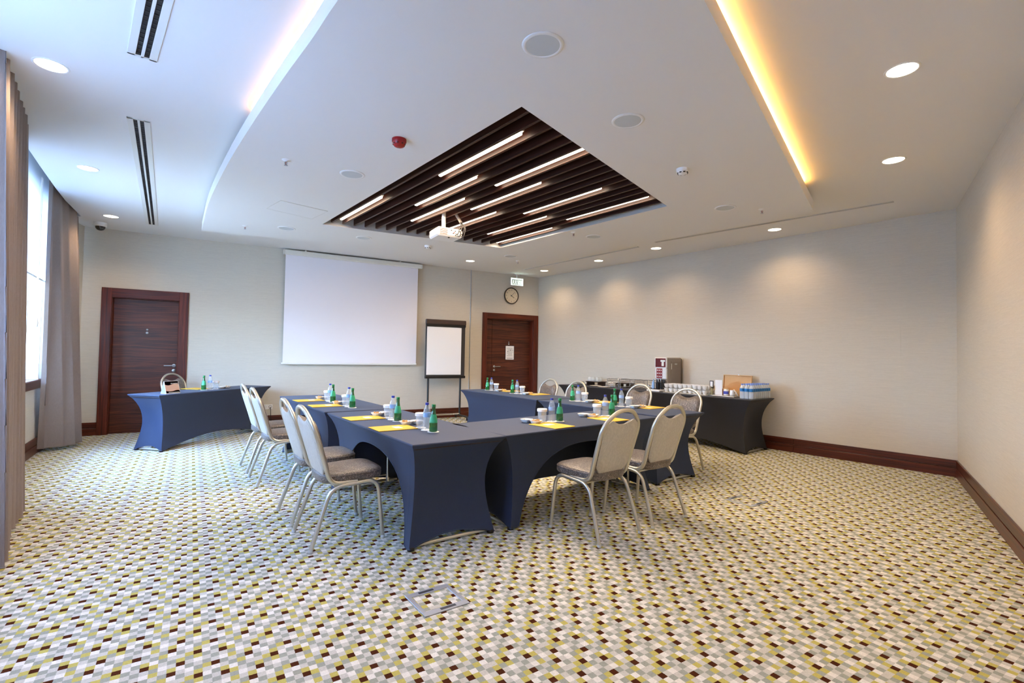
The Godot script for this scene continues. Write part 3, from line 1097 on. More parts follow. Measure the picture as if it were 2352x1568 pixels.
func hand(c: Node3D, n: String, deg: float, l: float, w: float, z: float) -> void:
	var a := -deg_to_rad(deg)
	obj(n, box(Vector3(0, l / 2 - 0.015, 0), Vector3(w, l + 0.03, 0.002), 0.0005), M.charcoal, c, Transform3D(Basis(Vector3.BACK, a), Vector3(0, 0, z)))


# ---------------------------------------------------------------- ceiling fittings
func build_ceiling_things() -> void:
	# down lights: [x, z, words]
	var spots := [[2.413, -3.032, "nearest one in the right ceiling"], [3.429, -4.412, "second one in the right ceiling, above the near wall"], [3.658, -6.861, "along the right wall, nearest the corner"], [2.381, -8.178, "along the right wall, between the two air slots"], [1.623, -9.331, "along the right wall, above the coffee machine"], [0.666, -10.544, "along the right wall, nearest the back corner"], [-0.847, -9.586, "over the flip chart"], [-3.033, -3.152, "nearest one in the left ceiling"], [-4.366, -4.978, "second one in the left ceiling by the window"], [-5.609, -6.796, "in the left ceiling by the dome camera"], [1.35, -1.55, "behind the camera on the right"], [-1.7, -1.55, "behind the camera on the left"]]
	var lm := glow(Color(1.0, 0.95, 0.86), 8.0)
	for q in spots:
		var t := thing("downlight", "round white recessed downlight " + q[2], "downlight", Transform3D(Basis(), Vector3(q[0], CEIL, q[1])), "recessed downlights")
		obj("trim_ring", lathe([Vector2(0.094, 0.0), Vector2(0.092, -0.004), Vector2(0.084, -0.005), Vector2(0.080, -0.002)], 28), M.white, t)
		obj("lamp_disc", lathe([Vector2(0.081, -0.002), Vector2(0.0, -0.0025)], 28), lm, t)
		var l := SpotLight3D.new()
		l.name = "lamp_light"
		l.spot_angle = 72.0
		l.spot_angle_attenuation = 0.9
		l.spot_range = 20.0
		l.spot_attenuation = 2.0
		l.light_size = 0.07
		l.light_color = WARM
		l.light_energy = DOWNLIGHT_ENERGY
		l.shadow_enabled = true
		l.transform = Transform3D(Basis(Vector3.RIGHT, -PI / 2), Vector3(0, -0.012, 0))
		t.add_child(l)

	# ceiling loudspeakers in the panel
	var sp := [[0.137, -2.601, "largest, nearest the camera"], [0.79, -3.43, "right of the slatted recess near corner"], [-1.527, -4.573, "left of the slatted recess"], [2.33, -5.391, "near the right corner of the panel"], [-3.095, -6.649, "at the far left of the panel"], [-2.184, -7.126, "between the recess and the projection screen"], [1.112, -6.799, "right of the recess back edge"], [-0.048, -8.258, "at the far corner of the panel"]]
	for q in sp:
		var t := thing("ceiling_speaker", "round flush ceiling loudspeaker, " + q[2], "loudspeaker", Transform3D(Basis(), Vector3(q[0], PANEL, q[1])), "round loudspeakers in the floating panel")
		obj("rim", lathe([Vector2(0.113, 0.0), Vector2(0.111, -0.006), Vector2(0.098, -0.009), Vector2(0.092, -0.005)], 36), M.white, t)
		obj("grille", lathe([Vector2(0.093, -0.005), Vector2(0.05, -0.0065), Vector2(0.0, -0.007)], 36), M.grille, t)

	# sprinklers
	for q in [[-2.003, -4.255, "left of the recess"], [-3.604, -6.549, "at the far left end of the panel"], [2.746, -5.414, "near the right corner of the panel"], [0.80, -6.579, "right of the recess back edge"], [0.075, -8.66, "at the far corner of the panel"]]:
		var t := thing("sprinkler", "small ceiling sprinkler head " + q[2], "sprinkler", Transform3D(Basis(), Vector3(q[0], PANEL, q[1])), "sprinkler heads")
		obj("escutcheon", lathe([Vector2(0.036, 0.0), Vector2(0.034, -0.005), Vector2(0.014, -0.012), Vector2(0.012, -0.018), Vector2(0, -0.018)], 20), M.white, t)
		var st := new_st()
		for sx in [-1, 1]: add_tube(st, [Vector3(sx * 0.009, -0.016, 0), Vector3(sx * 0.011, -0.032, 0), Vector3(0, -0.048, 0)], 0.0028, 5)
		obj("frame_arms", st.commit(), M.steel, t)
		obj("bulb", tube([Vector3(0, -0.016, 0), Vector3(0, -0.046, 0)], 0.003, 6), M.red, t)
		obj("deflector", lathe([Vector2(0.0, -0.046), Vector2(0.016, -0.048), Vector2(0.016, -0.050), Vector2(0, -0.050)], 14), M.steel, t)

	# smoke detectors
	for q in [[1.479, -4.299, "right of the recess"], [-1.327, -7.569, "between the projector and the screen"]]:
		var t := thing("smoke_detector", "white domed smoke detector with dark slots, " + q[2], "smoke detector", Transform3D(Basis(), Vector3(q[0], PANEL, q[1])), "white smoke detectors")
		obj("base", lathe([Vector2(0.054, 0.0), Vector2(0.053, -0.018), Vector2(0.049, -0.020)], 28), M.white, t)
		obj("head", lathe([Vector2(0.049, -0.020), Vector2(0.047, -0.030), Vector2(0.036, -0.044), Vector2(0.018, -0.050), Vector2(0, -0.050)], 28), M.white, t)
		for k in 8:
			obj("slot", box(Vector3(0, -0.038, 0.0425), Vector3(0.018, 0.009, 0.006), 0.001), M.dark, t, Transform3D(Basis(Vector3.UP, TAU * k / 8.0), Vector3.ZERO))
	# red alarm sounder
	var al := thing("fire_alarm", "red domed fire alarm sounder on the ceiling panel", "fire alarm", Transform3D(Basis(), Vector3(-0.91, PANEL, -3.802)))
	obj("base", lathe([Vector2(0.056, 0.0), Vector2(0.056, -0.022), Vector2(0.052, -0.024)], 28), M.red, al)
	obj("lens", lathe([Vector2(0.052, -0.024), Vector2(0.050, -0.036), Vector2(0.038, -0.056), Vector2(0.018, -0.064), Vector2(0, -0.065)], 28), M.red, al)
	for k in 8:
		obj("fin", box(Vector3(0, -0.040, 0.046), Vector3(0.014, 0.012, 0.008), 0.002), mat(Color(0.30, 0.02, 0.03), 0.25), al, Transform3D(Basis(Vector3.UP, TAU * k / 8.0), Vector3.ZERO))

	# access hatch
	var ht := PackedVector2Array([Vector2(-2.907, -5.725), Vector2(-2.593, -5.414), Vector2(-2.215, -5.80), Vector2(-2.545, -6.14)])
	var h := thing("access_hatch", "flush square access hatch in the ceiling panel left of the recess", "hatch", Transform3D(Basis(), V(ht[0], PANEL)))
	var loc := PackedVector2Array()
	for p in ht: loc.append(p - ht[0])
	obj("cover_plate", prism(loc, -0.0025, 0.001), M.ceiling, h)
	var seam := []
	for p in loc: seam.append(V(p, -0.002))
	seam.append(V(loc[0], -0.002))
	obj("seam", tube(seam, 0.0022, 4), M.offwhite, h)

	# dome camera
	var dc := thing("dome_camera", "small white dome security camera in the back left ceiling corner", "camera", Transform3D(Basis(), Vector3(-6.06, CEIL, -7.16)))
	obj("housing", lathe([Vector2(0.078, 0.0), Vector2(0.078, -0.045), Vector2(0.072, -0.055), Vector2(0.055, -0.058)], 28), M.white, dc)
	obj("dome", lathe([Vector2(0.060, -0.056), Vector2(0.056, -0.082), Vector2(0.040, -0.104), Vector2(0.018, -0.114), Vector2(0, -0.116)], 28), mat(Color(0.06, 0.065, 0.07), 0.08, 0.0, 0.8), dc)

	# projector on its pole, facing the screen
	var pj := thing("projector", "white ceiling projector hung from the slatted recess", "projector", Transform3D(Basis(Vector3.UP, deg_to_rad(30.0)), Vector3(-0.84, 2.80, -6.02)))
	obj("body", box(Vector3(0, 0, 0), Vector3(0.325, 0.105, 0.29), 0.018), M.white, pj)
	var vent := new_st()
	for k in 4: add_box(vent, Vector3(-0.085, 0.030 - k * 0.019, 0.146), Vector3(0.10, 0.009, 0.003))
	obj("vent_slots", vent.commit(), mat(Color(0.42, 0.30, 0.22), 0.6), pj)
	for q in [[0.005, 0.025], [0.03, -0.012], [0.055, 0.018], [0.085, -0.015], [0.115, 0.02], [0.06, -0.03], [0.125, -0.025]]:
		obj("port", box(Vector3(q[0] + 0.01, q[1], 0.146), Vector3(0.018, 0.012, 0.004), 0.001), M.charcoal, pj)
	obj("port", box(Vector3(0.05, 0.0, 0.147), Vector3(0.014, 0.012, 0.006), 0.001), M.red, pj)
	var sv := new_st()
	for k in 4: add_box(sv, Vector3(-0.1635, 0.025 - k * 0.016, 0.02), Vector3(0.003, 0.006, 0.15))
	obj("side_grille", sv.commit(), M.grille, pj)
	obj("lens", lathe([Vector2(0.034, 0.0), Vector2(0.036, 0.03), Vector2(0.028, 0.032), Vector2(0, 0.026)], 20), M.black, pj, Transform3D(Basis(Vector3.RIGHT, -PI / 2), Vector3(0.07, 0, -0.142)))
	obj("foot", lathe([Vector2(0.012, 0.0), Vector2(0.012, -0.010), Vector2(0, -0.010)], 12), M.charcoal, pj, Transform3D(Basis(), Vector3(0.0, -0.052, 0.10)))
	obj("pole", tube([Vector3(-0.03, 0.05, 0), Vector3(-0.03, 0.50, 0)], 0.024, 14), M.offwhite, pj)
	obj("mount", box(Vector3(-0.03, 0.062, 0), Vector3(0.13, 0.022, 0.13), 0.006), M.offwhite, pj)
	var cb := thing("projector_cables", "bundle of grey cables looping down to the projector ports", "cable bundle", pj.transform)
	var trunk := fillet([Vector3(0.09, 0.50, -0.01), Vector3(0.085, 0.33, 0.0), Vector3(0.125, 0.20, 0.09), Vector3(0.13, 0.13, 0.16)], 0.08)
	obj("sleeve", tube(trunk, 0.018, 10), mat(Color(0.62, 0.58, 0.54), 0.5), cb)
	for q in [[0.07, -0.01], [0.095, -0.03], [0.13, 0.0], [0.145, -0.03]]:
		obj("cable", tube(fillet([Vector3(0.13, 0.135, 0.16), Vector3(q[0] + 0.03, 0.06, 0.215), Vector3(q[0], q[1] - 0.03, 0.20), Vector3(q[0], q[1], 0.15)], 0.05), 0.0055, 6), M.charcoal, cb)


# ---------------------------------------------------------------- tables with stretch covers
func corner_in(t: float) -> Vector2:
	# how far the stretched corner stands in from the table top, (along, across), for t = 0 at the top and 1 on the floor
	var w := sin(PI * pow(t, 0.75))
	return Vector2(0.085 * (1.0 - pow(1.0 - t, 3.0)) + 0.075 * w, 0.03 * t + 0.075 * w)


func cover_point(side: int, s: float, y: float, L: float, D: float, H: float) -> Vector3:
	var t := clampf(1.0 - y / H, 0.0, 1.0)
	var c := corner_in(t)
	var hx := L / 2 - c.x
	var hz := D / 2 - c.y
	var bow := 0.035 * sin(PI * s) * sin(PI * clampf(t * 0.9, 0, 1))
	match side:
		0: return Vector3(lerpf(-hx, hx, s), y, hz - bow)
		1: return Vector3(hx - bow, y, lerpf(hz, -hz, s))
		2: return Vector3(lerpf(hx, -hx, s), y, -hz + bow)
	return Vector3(-hx + bow, y, lerpf(-hz, hz, s))


func hem_height(side: int, s: float, arch: bool) -> float:
	if side == 0 and arch:
		var e := 0.045
		if s < e or s > 1.0 - e: return 0.012 + 0.0
		var q := (s - e) / (1.0 - 2.0 * e) * 2.0 - 1.0
		return 0.012 + 0.565 * pow(1.0 - pow(absf(q), 2.3), 0.62)
	if side == 0 or side == 2: return 0.012 + 0.12 * sin(PI * s)
	return 0.012 + 0.055 * sin(PI * s)


func cover_mesh(L: float, D: float, H: float, arch: bool) -> Array:
	var st := new_st()
	var hems := []
	var r := 0.010
	for side in 4:
		var n := 44 if side % 2 == 0 else 16
		var rows := []
		for i in n + 1:
			var s := float(i) / n
			s = 0.5 - 0.5 * cos(PI * s) if side % 2 == 0 else s
			var yb := hem_height(side, s, arch)
			var col := []
			for j in 15:
				var v := float(j) / 14.0
				col.append(cover_point(side, s, lerpf(H - r, yb, v), L, D, H - r))
			rows.append(col)
		add_grid(st, rows, false, false, true)
		for row in rows: hems.append(row[-1])
	# rounded lip and flat top
	var lip := []
	for k in 4:
		var a := PI / 2 * k / 3.0
		var o := r * (1.0 - sin(a))
		var ring := []
		var yy := H - r + r * sin(a)
		var o2 := r - r * cos(a)
		for q in [Vector2(-1, 1), Vector2(1, 1), Vector2(1, -1), Vector2(-1, -1)]:
			ring.append(Vector3(q.x * (L / 2 - o2), yy, q.y * (D / 2 - o2)))
		lip.append(ring)
	for k in 3:
		for e in 4:
			var a0: Vector3 = lip[k][e]
			var a1: Vector3 = lip[k][(e + 1) % 4]
			var b0: Vector3 = lip[k + 1][e]
			var b1: Vector3 = lip[k + 1][(e + 1) % 4]
			var out := (a0 + a1) * 0.5
			out.y = 0
			var n := (out.normalized() * cos(PI / 6 * (k + 0.5)) + Vector3.UP * sin(PI / 6 * (k + 0.5))).normalized()
			quad(st, a0, a1, b1, b0, n)
	var tp: Array = lip[3]
	quad(st, tp[0], tp[1], tp[2], tp[3], Vector3.UP)
	return [st.commit(), hems]


func make_table(L: float, D: float, H: float, arch: bool, m: Material, label: String, tr: Transform3D, group: String) -> Node3D:
	var t := thing("covered_table", label, "table", tr, group)
	obj("tabletop", box(Vector3(0, H - 0.028, 0), Vector3(L - 0.05, 0.03, D - 0.05), 0.004), M.darkwood, t)
	var cv := cover_mesh(L, D, H, arch)
	var cover := obj("cover", cv[0], m, t)
	obj("hem", tube(cv[1], 0.0045, 5, 0, true), m, cover)
	# leg frames: two uprights and a foot bar at either end
	for sx in [-1, 1]:
		var x: float = sx * (L / 2 - 0.22)
		for sz in [-1, 1]:
			obj("leg", tube([Vector3(x, 0.03, sz * (D / 2 - 0.20)), Vector3(x, H - 0.04, sz * (D / 2 - 0.20))], 0.013, 8), M.chrome, t)
			obj("leg_cap", lathe([Vector2(0, 0.0), Vector2(0.026, 0.0), Vector2(0.022, 0.022), Vector2(0, 0.024)], 12), M.black, t, Transform3D(Basis(), Vector3(sx * (L / 2 - 0.105), 0.0, sz * (D / 2 - 0.055))))
		obj("foot_bar", tube([Vector3(sx * (L / 2 - 0.125), 0.022, -D / 2 + 0.06), Vector3(sx * (L / 2 - 0.125), 0.022, D / 2 - 0.06)], 0.014, 8), M.alu, t)
		obj("foot_stay", tube([Vector3(sx * (L / 2 - 0.125), 0.022, 0), Vector3(x, 0.10, 0)], 0.010, 6), M.alu, t)
		obj("foot_stay", tube([Vector3(x, 0.10, -D / 2 + 0.20), Vector3(x, 0.10, D / 2 - 0.20)], 0.010, 6), M.alu, t)
	return t


# table laid from its corner: a is the seat-side corner, az the direction of its length as seen from that corner, the seat side being on the left or right hand
func table_at(a: Vector2, az: float, L: float, D: float, seat_left: bool) -> Transform3D:
	var t := deg_to_rad(az)
	var along := Vector2(sin(t), -cos(t))
	var right := Vector2(cos(t), sin(t))
	var into := right if seat_left else -right
	var c := a + along * L / 2 + into * D / 2
	# local +z points to the seats
	var z := -V(into)
	var x := Vector3.UP.cross(z)
	return Transform3D(Basis(x, Vector3.UP, z), V(c))


const ROWS := {
	"T1": [Vector2(-0.64, -3.24), -35.6, 2.02, true], "T2": [Vector2(-1.86, -4.93), -36.6, 2.05, true],
	"T3": [Vector2(-0.03, -3.69), 49.0, 2.03, false], "T4": [Vector2(2.17, -5.53), -37.0, 2.0, false],
	"T5": [Vector2(0.955, -7.16), -36.0, 2.06, false],
}


func build_tables() -> void:
	var D := 0.75
	var words := {"T1": "navy covered table at the near end of the left row", "T2": "navy covered table at the far end of the left row", "T3": "navy covered cross table with two chairs backing the camera", "T4": "navy covered table at the near end of the right row", "T5": "navy covered table at the far end of the right row"}
	for k in ROWS:
		var r: Array = ROWS[k]
		make_table(r[2], D, TABLE, true, M.cover, words[k], table_at(r[0], r[1], r[2], D, r[3]), "covered tables of the U")
	# head table, its seat side towards the window
	make_table(2.08, 0.50, 0.738, true, M.cover, "navy covered head table in front of the left door", table_at(Vector2(-4.97, -6.39), 11.9, 2.08, 0.50, true), "covered tables")
	# buffet: two tables along the right wall, seat side to the wall
	var d := (RIGHT_NEAR - BACK_RIGHT).normalized()
	for k in 2:
		var f := frame(BACK_RIGHT, RIGHT_NEAR, 2.5 + 1.9 * k, 0.0, 0.465)
		var tr := Transform3D(f.basis * Basis(Vector3.UP, PI), f.origin)
		make_table(1.895, 0.73, 0.768, true, M.buffet_cover, "black covered buffet table along the right wall, " + ["far half by the wire racks", "near half with the coffee machine"][k], tr, "buffet tables")


# ---------------------------------------------------------------- chairs
func make_chair(label: String, tr: Transform3D) -> Node3D:
	var t := thing("banquet_chair", label, "chair", tr, "banquet chairs")
	t.set_meta("base_name", "banquet_chair")
	# side frames: front leg, rail and rear leg in one bent tube
	for s in [-1, 1]:
		var pts := [Vector3(s * 0.228, 0.012, -0.235), Vector3(s * 0.212, 0.425, -0.195), Vector3(s * 0.205, 0.405, 0.13), Vector3(s * 0.230, 0.012, 0.262)]
		obj("leg_frame", tube(fillet(pts, 0.085, 6), 0.0135, 12, 6), M.alu, t)
		for q in [pts[0], pts[3]]:
			obj("glide", lathe([Vector2(0, 0), Vector2(0.014, 0), Vector2(0.0155, 0.006), Vector2(0.0155, 0.022), Vector2(0, 0.023)], 12), M.grille, t, Transform3D(Basis(), Vector3(q.x, 0.0, q.z)))
	# back hoop
	var hoop := []
	var half := [Vector3(0.197, 0.428, -0.05), Vector3(0.197, 0.424, 0.135), Vector3(0.203, 0.62, 0.192), Vector3(0.208, 0.838, 0.262), Vector3(0.085, 0.945, 0.296)]
	for q in half: hoop.append(q)
	for k in range(half.size() - 1, -1, -1): hoop.append(Vector3(-half[k].x, half[k].y, half[k].z))
	obj("back_frame", tube(fillet(hoop, 0.075, 6), 0.0145, 12, 6), M.alu, t)
	obj("cross_rail", tube([Vector3(-0.2, 0.418, -0.16), Vector3(0.2, 0.418, -0.16)], 0.010, 8), M.alu, t)
	obj("cross_rail", tube([Vector3(-0.2, 0.412, 0.10), Vector3(0.2, 0.412, 0.10)], 0.010, 8), M.alu, t)
	# seat cushion
	var st := new_st()
	var rings := []
	for lv in [[0.0, 0.428], [0.80, 0.428], [0.965, 0.430], [1.0, 0.440], [1.005, 0.458], [0.998, 0.474], [0.975, 0.487], [0.92, 0.496], [0.78, 0.503], [0.5, 0.508], [0.22, 0.510], [0.0, 0.510]]:
		var ring := []
		for k in 48:
			var a := TAU * k / 48.0
			var ca := cos(a)
			var sa := sin(a)
			var p := 0.48
			var x := signf(ca) * pow(absf(ca), p) * 0.208
			var z := signf(sa) * pow(absf(sa), p) * 0.218
			x *= 1.0 - 0.10 * (z / 0.218) * 0.5
			ring.append(Vector3(x * lv[0], lv[1] - 0.03 * (z * lv[0]) , z * lv[0] - 0.035))
		rings.append(ring)
	add_grid(st, rings, false, true)
	var seat := obj("seat", st.commit(), M.velvet, t)
	var piping := []
	for p in rings[5]: piping.append(p + Vector3(0, 0.004, 0))
	obj("piping", tube(piping, 0.0032, 5, 0, true), M.velvet, seat)
	# back cushion and back panel, between bottom and scooped top edges
	for which in [0, 1]:
		st = new_st()
		var rows := []
		for i in 25:
			var a := -1.0 + 2.0 * i / 24.0
			var col := []
			for j in 23:
				var b := float(j) / 22.0
				var low := 0.455 + 0.055 * pow(absf(a), 4.0)
				var ax := absf(a)
				var top := 0.842 + 0.036 * pow(minf(ax / 0.62, 1.0), 2.0)
				if ax > 0.62: top = lerpf(0.878, 0.832, (ax - 0.62) / 0.38)
				var y := lerpf(low, top, b)
				var hw := 0.176 + 0.018 * b
				if b < 0.12: hw *= 0.90 + 0.10 * sqrt(1.0 - pow(1.0 - b / 0.12, 2.0))
				var edge := (1.0 - pow(absf(a), 6.0)) * (1.0 - pow(absf(2.0 * b - 1.0), 10.0))
				var zz := 0.150 + (y - 0.45) * 0.30
				zz += -0.006 - 0.042 * pow(edge, 0.5) if which == 0 else 0.004 + 0.010 * pow(edge, 0.5)
				col.append(Vector3(a * hw, y, zz))
			rows.append(col)
		add_grid(st, rows, false, false, which == 0)
		# close the rim
		var rim := []
		for i in 25: rim.append(rows[i][0])
		for j in range(1, 23): rim.append(rows[24][j])
		for i in range(23, -1, -1): rim.append(rows[i][22])
		for j in range(21, 0, -1): rim.append(rows[0][j])
		var inner := []
		for p in rim: inner.append(Vector3(p.x, p.y, 0.150 + (p.y - 0.45) * 0.30))
		add_grid(st, [rim, inner], false, true, which == 1)
		obj("backrest" if which == 0 else "back_panel", st.commit(), M.velvet if which == 0 else M.velvet_back, t)
	return t


func build_chairs() -> void:
	var spots := [
		[Vector2(-1.23, -3.623), 53.6, "nearest chair of the left row, side on with its seat in full view"],
		[Vector2(-1.576, -4.109), 53.6, "second chair of the left row, just behind the nearest"],
		[Vector2(-2.387, -5.175), 53.0, "third chair of the left row, at the far left table"],
		[Vector2(-2.769, -5.696), 53.0, "fourth and last chair of the left row"],
		[Vector2(0.65, -3.817), -38.8, "left one of the two chairs with their backs to the camera"],
		[Vector2(1.137, -4.216), -38.8, "right one of the two chairs with their backs to the camera"],
		[Vector2(1.98, -5.98), -127.0, "nearest chair of the right row, facing the tables"],
		[Vector2(1.60, -6.78), -127.0, "second chair of the right row, left of the coffee cups"],
		[Vector2(0.79, -7.33), -127.0, "third chair of the right row, in front of the buffet end"],
		[Vector2(0.41, -7.86), -127.0, "last chair of the right row, in front of the right door"],
		[Vector2(-4.98, -7.57), 101.9, "chair behind the head table by the left door"],
	]
	var first: Node3D
	for q in spots:
		var label: String = "banquet chair, " + q[2]
		if first == null: first = make_chair(label, facing(q[0], q[1]))
		else: copy_of(first, facing(q[0], q[1]), label)


# ---------------------------------------------------------------- place settings
func build_settings() -> void:
	# prototypes
	var seats := [
		["T1", 0.74, 1, "at the nearest place of the left row"], ["T1", 1.434, 1, "at the second place of the left row"],
		["T2", 0.56, 1, "at the third place of the left row"], ["T2", 1.25, 1, "at the last place of the left row"],
		["T3", 0.657, -1, "at the left place of the cross table"], ["T3", 1.43, -1, "at the right place of the cross table"],
		["T4", 0.62, -2, "at the nearest place of the right row"], ["T4", 1.36, -2, "at the second place of the right row"],
		["T5", 0.70, -2, "at the third place of the right row"], ["T5", 1.42, -2, "at the last place of the right row"],
	]
	var green := lathe([Vector2(0, 0.0), Vector2(0.029, 0.0), Vector2(0.0315, 0.006), Vector2(0.0318, 0.03), Vector2(0.031, 0.07), Vector2(0.026, 0.105), Vector2(0.018, 0.135), Vector2(0.0138, 0.16), Vector2(0.0135, 0.185), Vector2(0.0145, 0.187), Vector2(0.0145, 0.192), Vector2(0.013, 0.193)], 20)
	var green_label := lathe([Vector2(0.0312, 0.068), Vector2(0.0268, 0.105), Vector2(0.0192, 0.132)], 20)
	var green_cap := lathe([Vector2(0.0152, 0.188), Vector2(0.0156, 0.206), Vector2(0.013, 0.2085), Vector2(0, 0.2085)], 16)
	var water := lathe([Vector2(0, 0.0), Vector2(0.026, 0.0), Vector2(0.030, 0.006), Vector2(0.030, 0.05), Vector2(0.0275, 0.075), Vector2(0.030, 0.10), Vector2(0.030, 0.135), Vector2(0.026, 0.155), Vector2(0.015, 0.183), Vector2(0.0125, 0.192), Vector2(0.0125, 0.198)], 20)
	var water_label := lathe([Vector2(0.0304, 0.100), Vector2(0.0304, 0.132)], 20)
	var cap := lathe([Vector2(0.0142, 0.194), Vector2(0.0148, 0.209), Vector2(0.013, 0.212), Vector2(0, 0.212)], 16)
	var tumbler := lathe([Vector2(0, 0.010), Vector2(0.022, 0.009), Vector2(0.024, 0.002), Vector2(0.027, 0.0), Vector2(0.034, 0.020), Vector2(0.0385, 0.055), Vector2(0.0405, 0.105), Vector2(0.0388, 0.105), Vector2(0.0368, 0.055), Vector2(0.032, 0.022), Vector2(0.0, 0.014)], 24)
	var lid := lathe([Vector2(0.0455, 0.094), Vector2(0.0460, 0.112), Vector2(0.043, 0.1185), Vector2(0.0, 0.120)], 24)
	var coaster := lathe([Vector2(0, 0.0), Vector2(0.045, 0.0), Vector2(0.0455, 0.0015), Vector2(0.044, 0.003), Vector2(0, 0.003)], 28)
	var dish := dish_mesh()
	var nuts := nut_mesh()
	var folder := box(Vector3(0, 0.003, 0), Vector3(0.245, 0.006, 0.32), 0.0015)
	var card := box(Vector3(0, 0.0004, 0), Vector3(0.09, 0.0008, 0.06))
	var seat_no := 0
	for s in seats:
		var r: Array = ROWS[s[0]]
		var t := deg_to_rad(r[1])
		var along := Vector2(sin(t), -cos(t))
		var into := Vector2(cos(t), sin(t)) * (1.0 if r[3] else -1.0)
		var place := func(u: float, v: float, lift := 0.0) -> Vector3:
			return V(r[0] + along * u + into * v, TABLE + 0.001 + lift)
		# local z of the sheet runs into the table
		var bs := Basis(V(into).cross(Vector3.UP) * -1.0, Vector3.UP, V(into)).orthonormalized()
		if bs.determinant() < 0: bs.x = -bs.x
		var u: float = s[1]
		var offs := {}
		match int(s[2]):
			1: offs = {"green": Vector2(-0.32, 0.36), "water": Vector2(-0.21, 0.358), "glass": Vector2(-0.085, 0.365), "dish": Vector2(0.135, 0.385)}
			-1: offs = {"green": Vector2(0.262, 0.325), "water": Vector2(0.178, 0.345), "glass": Vector2(0.085, 0.375), "dish": Vector2(-0.035, 0.39)}
			-2: offs = {"green": Vector2(0.34, 0.40), "water": Vector2(0.26, 0.37), "glass": Vector2(0.175, 0.33), "dish": Vector2(0.045, 0.33)}
		var w: String = s[3]
		var jog := 0.04 * sin(seat_no * 2.3)
		var fo := tag(obj("folder", folder, M.yellow, self, Transform3D(bs * Basis(Vector3.UP, jog), place.call(u, 0.168))), "yellow meeting folder lying " + w, "folder", "yellow folders")
		tag(obj("note_card", card, M.paper, self, Transform3D(bs * Basis(Vector3.UP, jog), place.call(u - 0.005, 0.20, 0.0062))), "small white card on the yellow folder " + w, "card", "white cards on the folders")
		for what in ["green", "water", "glass"]:
			var o: Vector2 = offs[what]
			tag(obj("coaster", coaster, M.paper, self, Transform3D(Basis(), place.call(u + o.x, o.y))), "round white coaster under the %s %s" % [{"green": "green bottle", "water": "water bottle", "glass": "tumbler"}[what], w], "coaster", "white coasters")
		var turn := Basis(Vector3.UP, seat_no * 1.1)
		var g := thing("green_bottle", "small green mineral water bottle " + w, "bottle", Transform3D(turn, place.call(u + offs.green.x, offs.green.y, 0.0035)), "green bottles")
		obj("bottle_body", green, M.green_glass, g)
		obj("bottle_label", green_label, M.green_label, g)
		obj("cap", green_cap, M.green_cap, g)
		var b := thing("water_bottle", "clear water bottle with blue cap " + w, "bottle", Transform3D(turn, place.call(u + offs.water.x, offs.water.y, 0.0035)), "clear water bottles on the tables")
		obj("bottle_body", water, M.clear, b)
		obj("bottle_label", water_label, M.blue_label, b)
		obj("cap", cap, M.blue_cap, b)
		var c := thing("tumbler", "glass tumbler with white paper lid " + w, "glass", Transform3D(turn, place.call(u + offs.glass.x, offs.glass.y, 0.0035)), "tumblers with paper lids")
		obj("glass_body", tumbler, M.clear, c)
		obj("paper_lid", lid, M.paper, c)
		var dr := bs * Basis(Vector3.UP, PI / 2 + 0.35 * sin(seat_no * 1.7))
		tag(obj("snack_dish", dish, M.white_gloss, self, Transform3D(dr, place.call(u + offs.dish.x, offs.dish.y))), "white double snack dish " + w, "dish", "snack dishes")
		tag(obj("nuts", nuts, M.nuts, self, Transform3D(dr, place.call(u + offs.dish.x, offs.dish.y, 0.009))), "mixed nuts in the snack dish " + w, "nuts", "", "stuff")
		seat_no += 1

	# head table
	var hy := 0.739
	var hw := "on the head table"
	tag(obj("folder", folder, M.yellow, self, Transform3D(Basis(Vector3.UP, deg_to_rad(78)), Vector3(-4.74, hy, -7.42))), "yellow meeting folder lying " + hw, "folder", "yellow folders")
	for q in [["green bottle", Vector2(-4.50, -7.22)], ["water bottle", Vector2(-4.47, -7.32)], ["tumbler", Vector2(-4.45, -7.43)]]:
		tag(obj("coaster", coaster, M.paper, self, Transform3D(Basis(), V(q[1], hy))), "round white coaster under the %s %s" % [q[0], hw], "coaster", "white coasters")
	var g := thing("green_bottle", "small green mineral water bottle " + hw, "bottle", Transform3D(Basis(), Vector3(-4.50, hy + 0.0035, -7.22)), "green bottles")
	obj("bottle_body", green, M.green_glass, g)
	obj("bottle_label", green_label, M.green_label, g)
	obj("cap", green_cap, M.green_cap, g)
	var b := thing("water_bottle", "clear water bottle with blue cap " + hw, "bottle", Transform3D(Basis(), Vector3(-4.47, hy + 0.0035, -7.32)), "clear water bottles on the tables")
	obj("bottle_body", water, M.clear, b)
	obj("bottle_label", water_label, M.blue_label, b)
	obj("cap", cap, M.blue_cap, b)
	var c := thing("tumbler", "glass tumbler with white paper lid " + hw, "glass", Transform3D(Basis(), Vector3(-4.45, hy + 0.0035, -7.43)), "tumblers with paper lids")
	obj("glass_body", tumbler, M.clear, c)
	obj("paper_lid", lid, M.paper, c)
	tag(obj("snack_dish", dish, M.white_gloss, self, Transform3D(Basis(Vector3.UP, 1.2), Vector3(-4.42, hy, -7.58))), "white double snack dish " + hw, "dish", "snack dishes")
	tag(obj("nuts", nuts, M.nuts, self, Transform3D(Basis(Vector3.UP, 1.2), Vector3(-4.42, hy + 0.009, -7.58))), "mixed nuts in the snack dish " + hw, "nuts", "", "stuff")
	# tent card
	var tc := thing("tent_card", "red and cream tent card standing on the head table", "tent card", Transform3D(Basis(Vector3.UP, deg_to_rad(78.1)), Vector3(-4.555, hy, -6.60)))
	var st := new_st()
	var hgt := 0.165
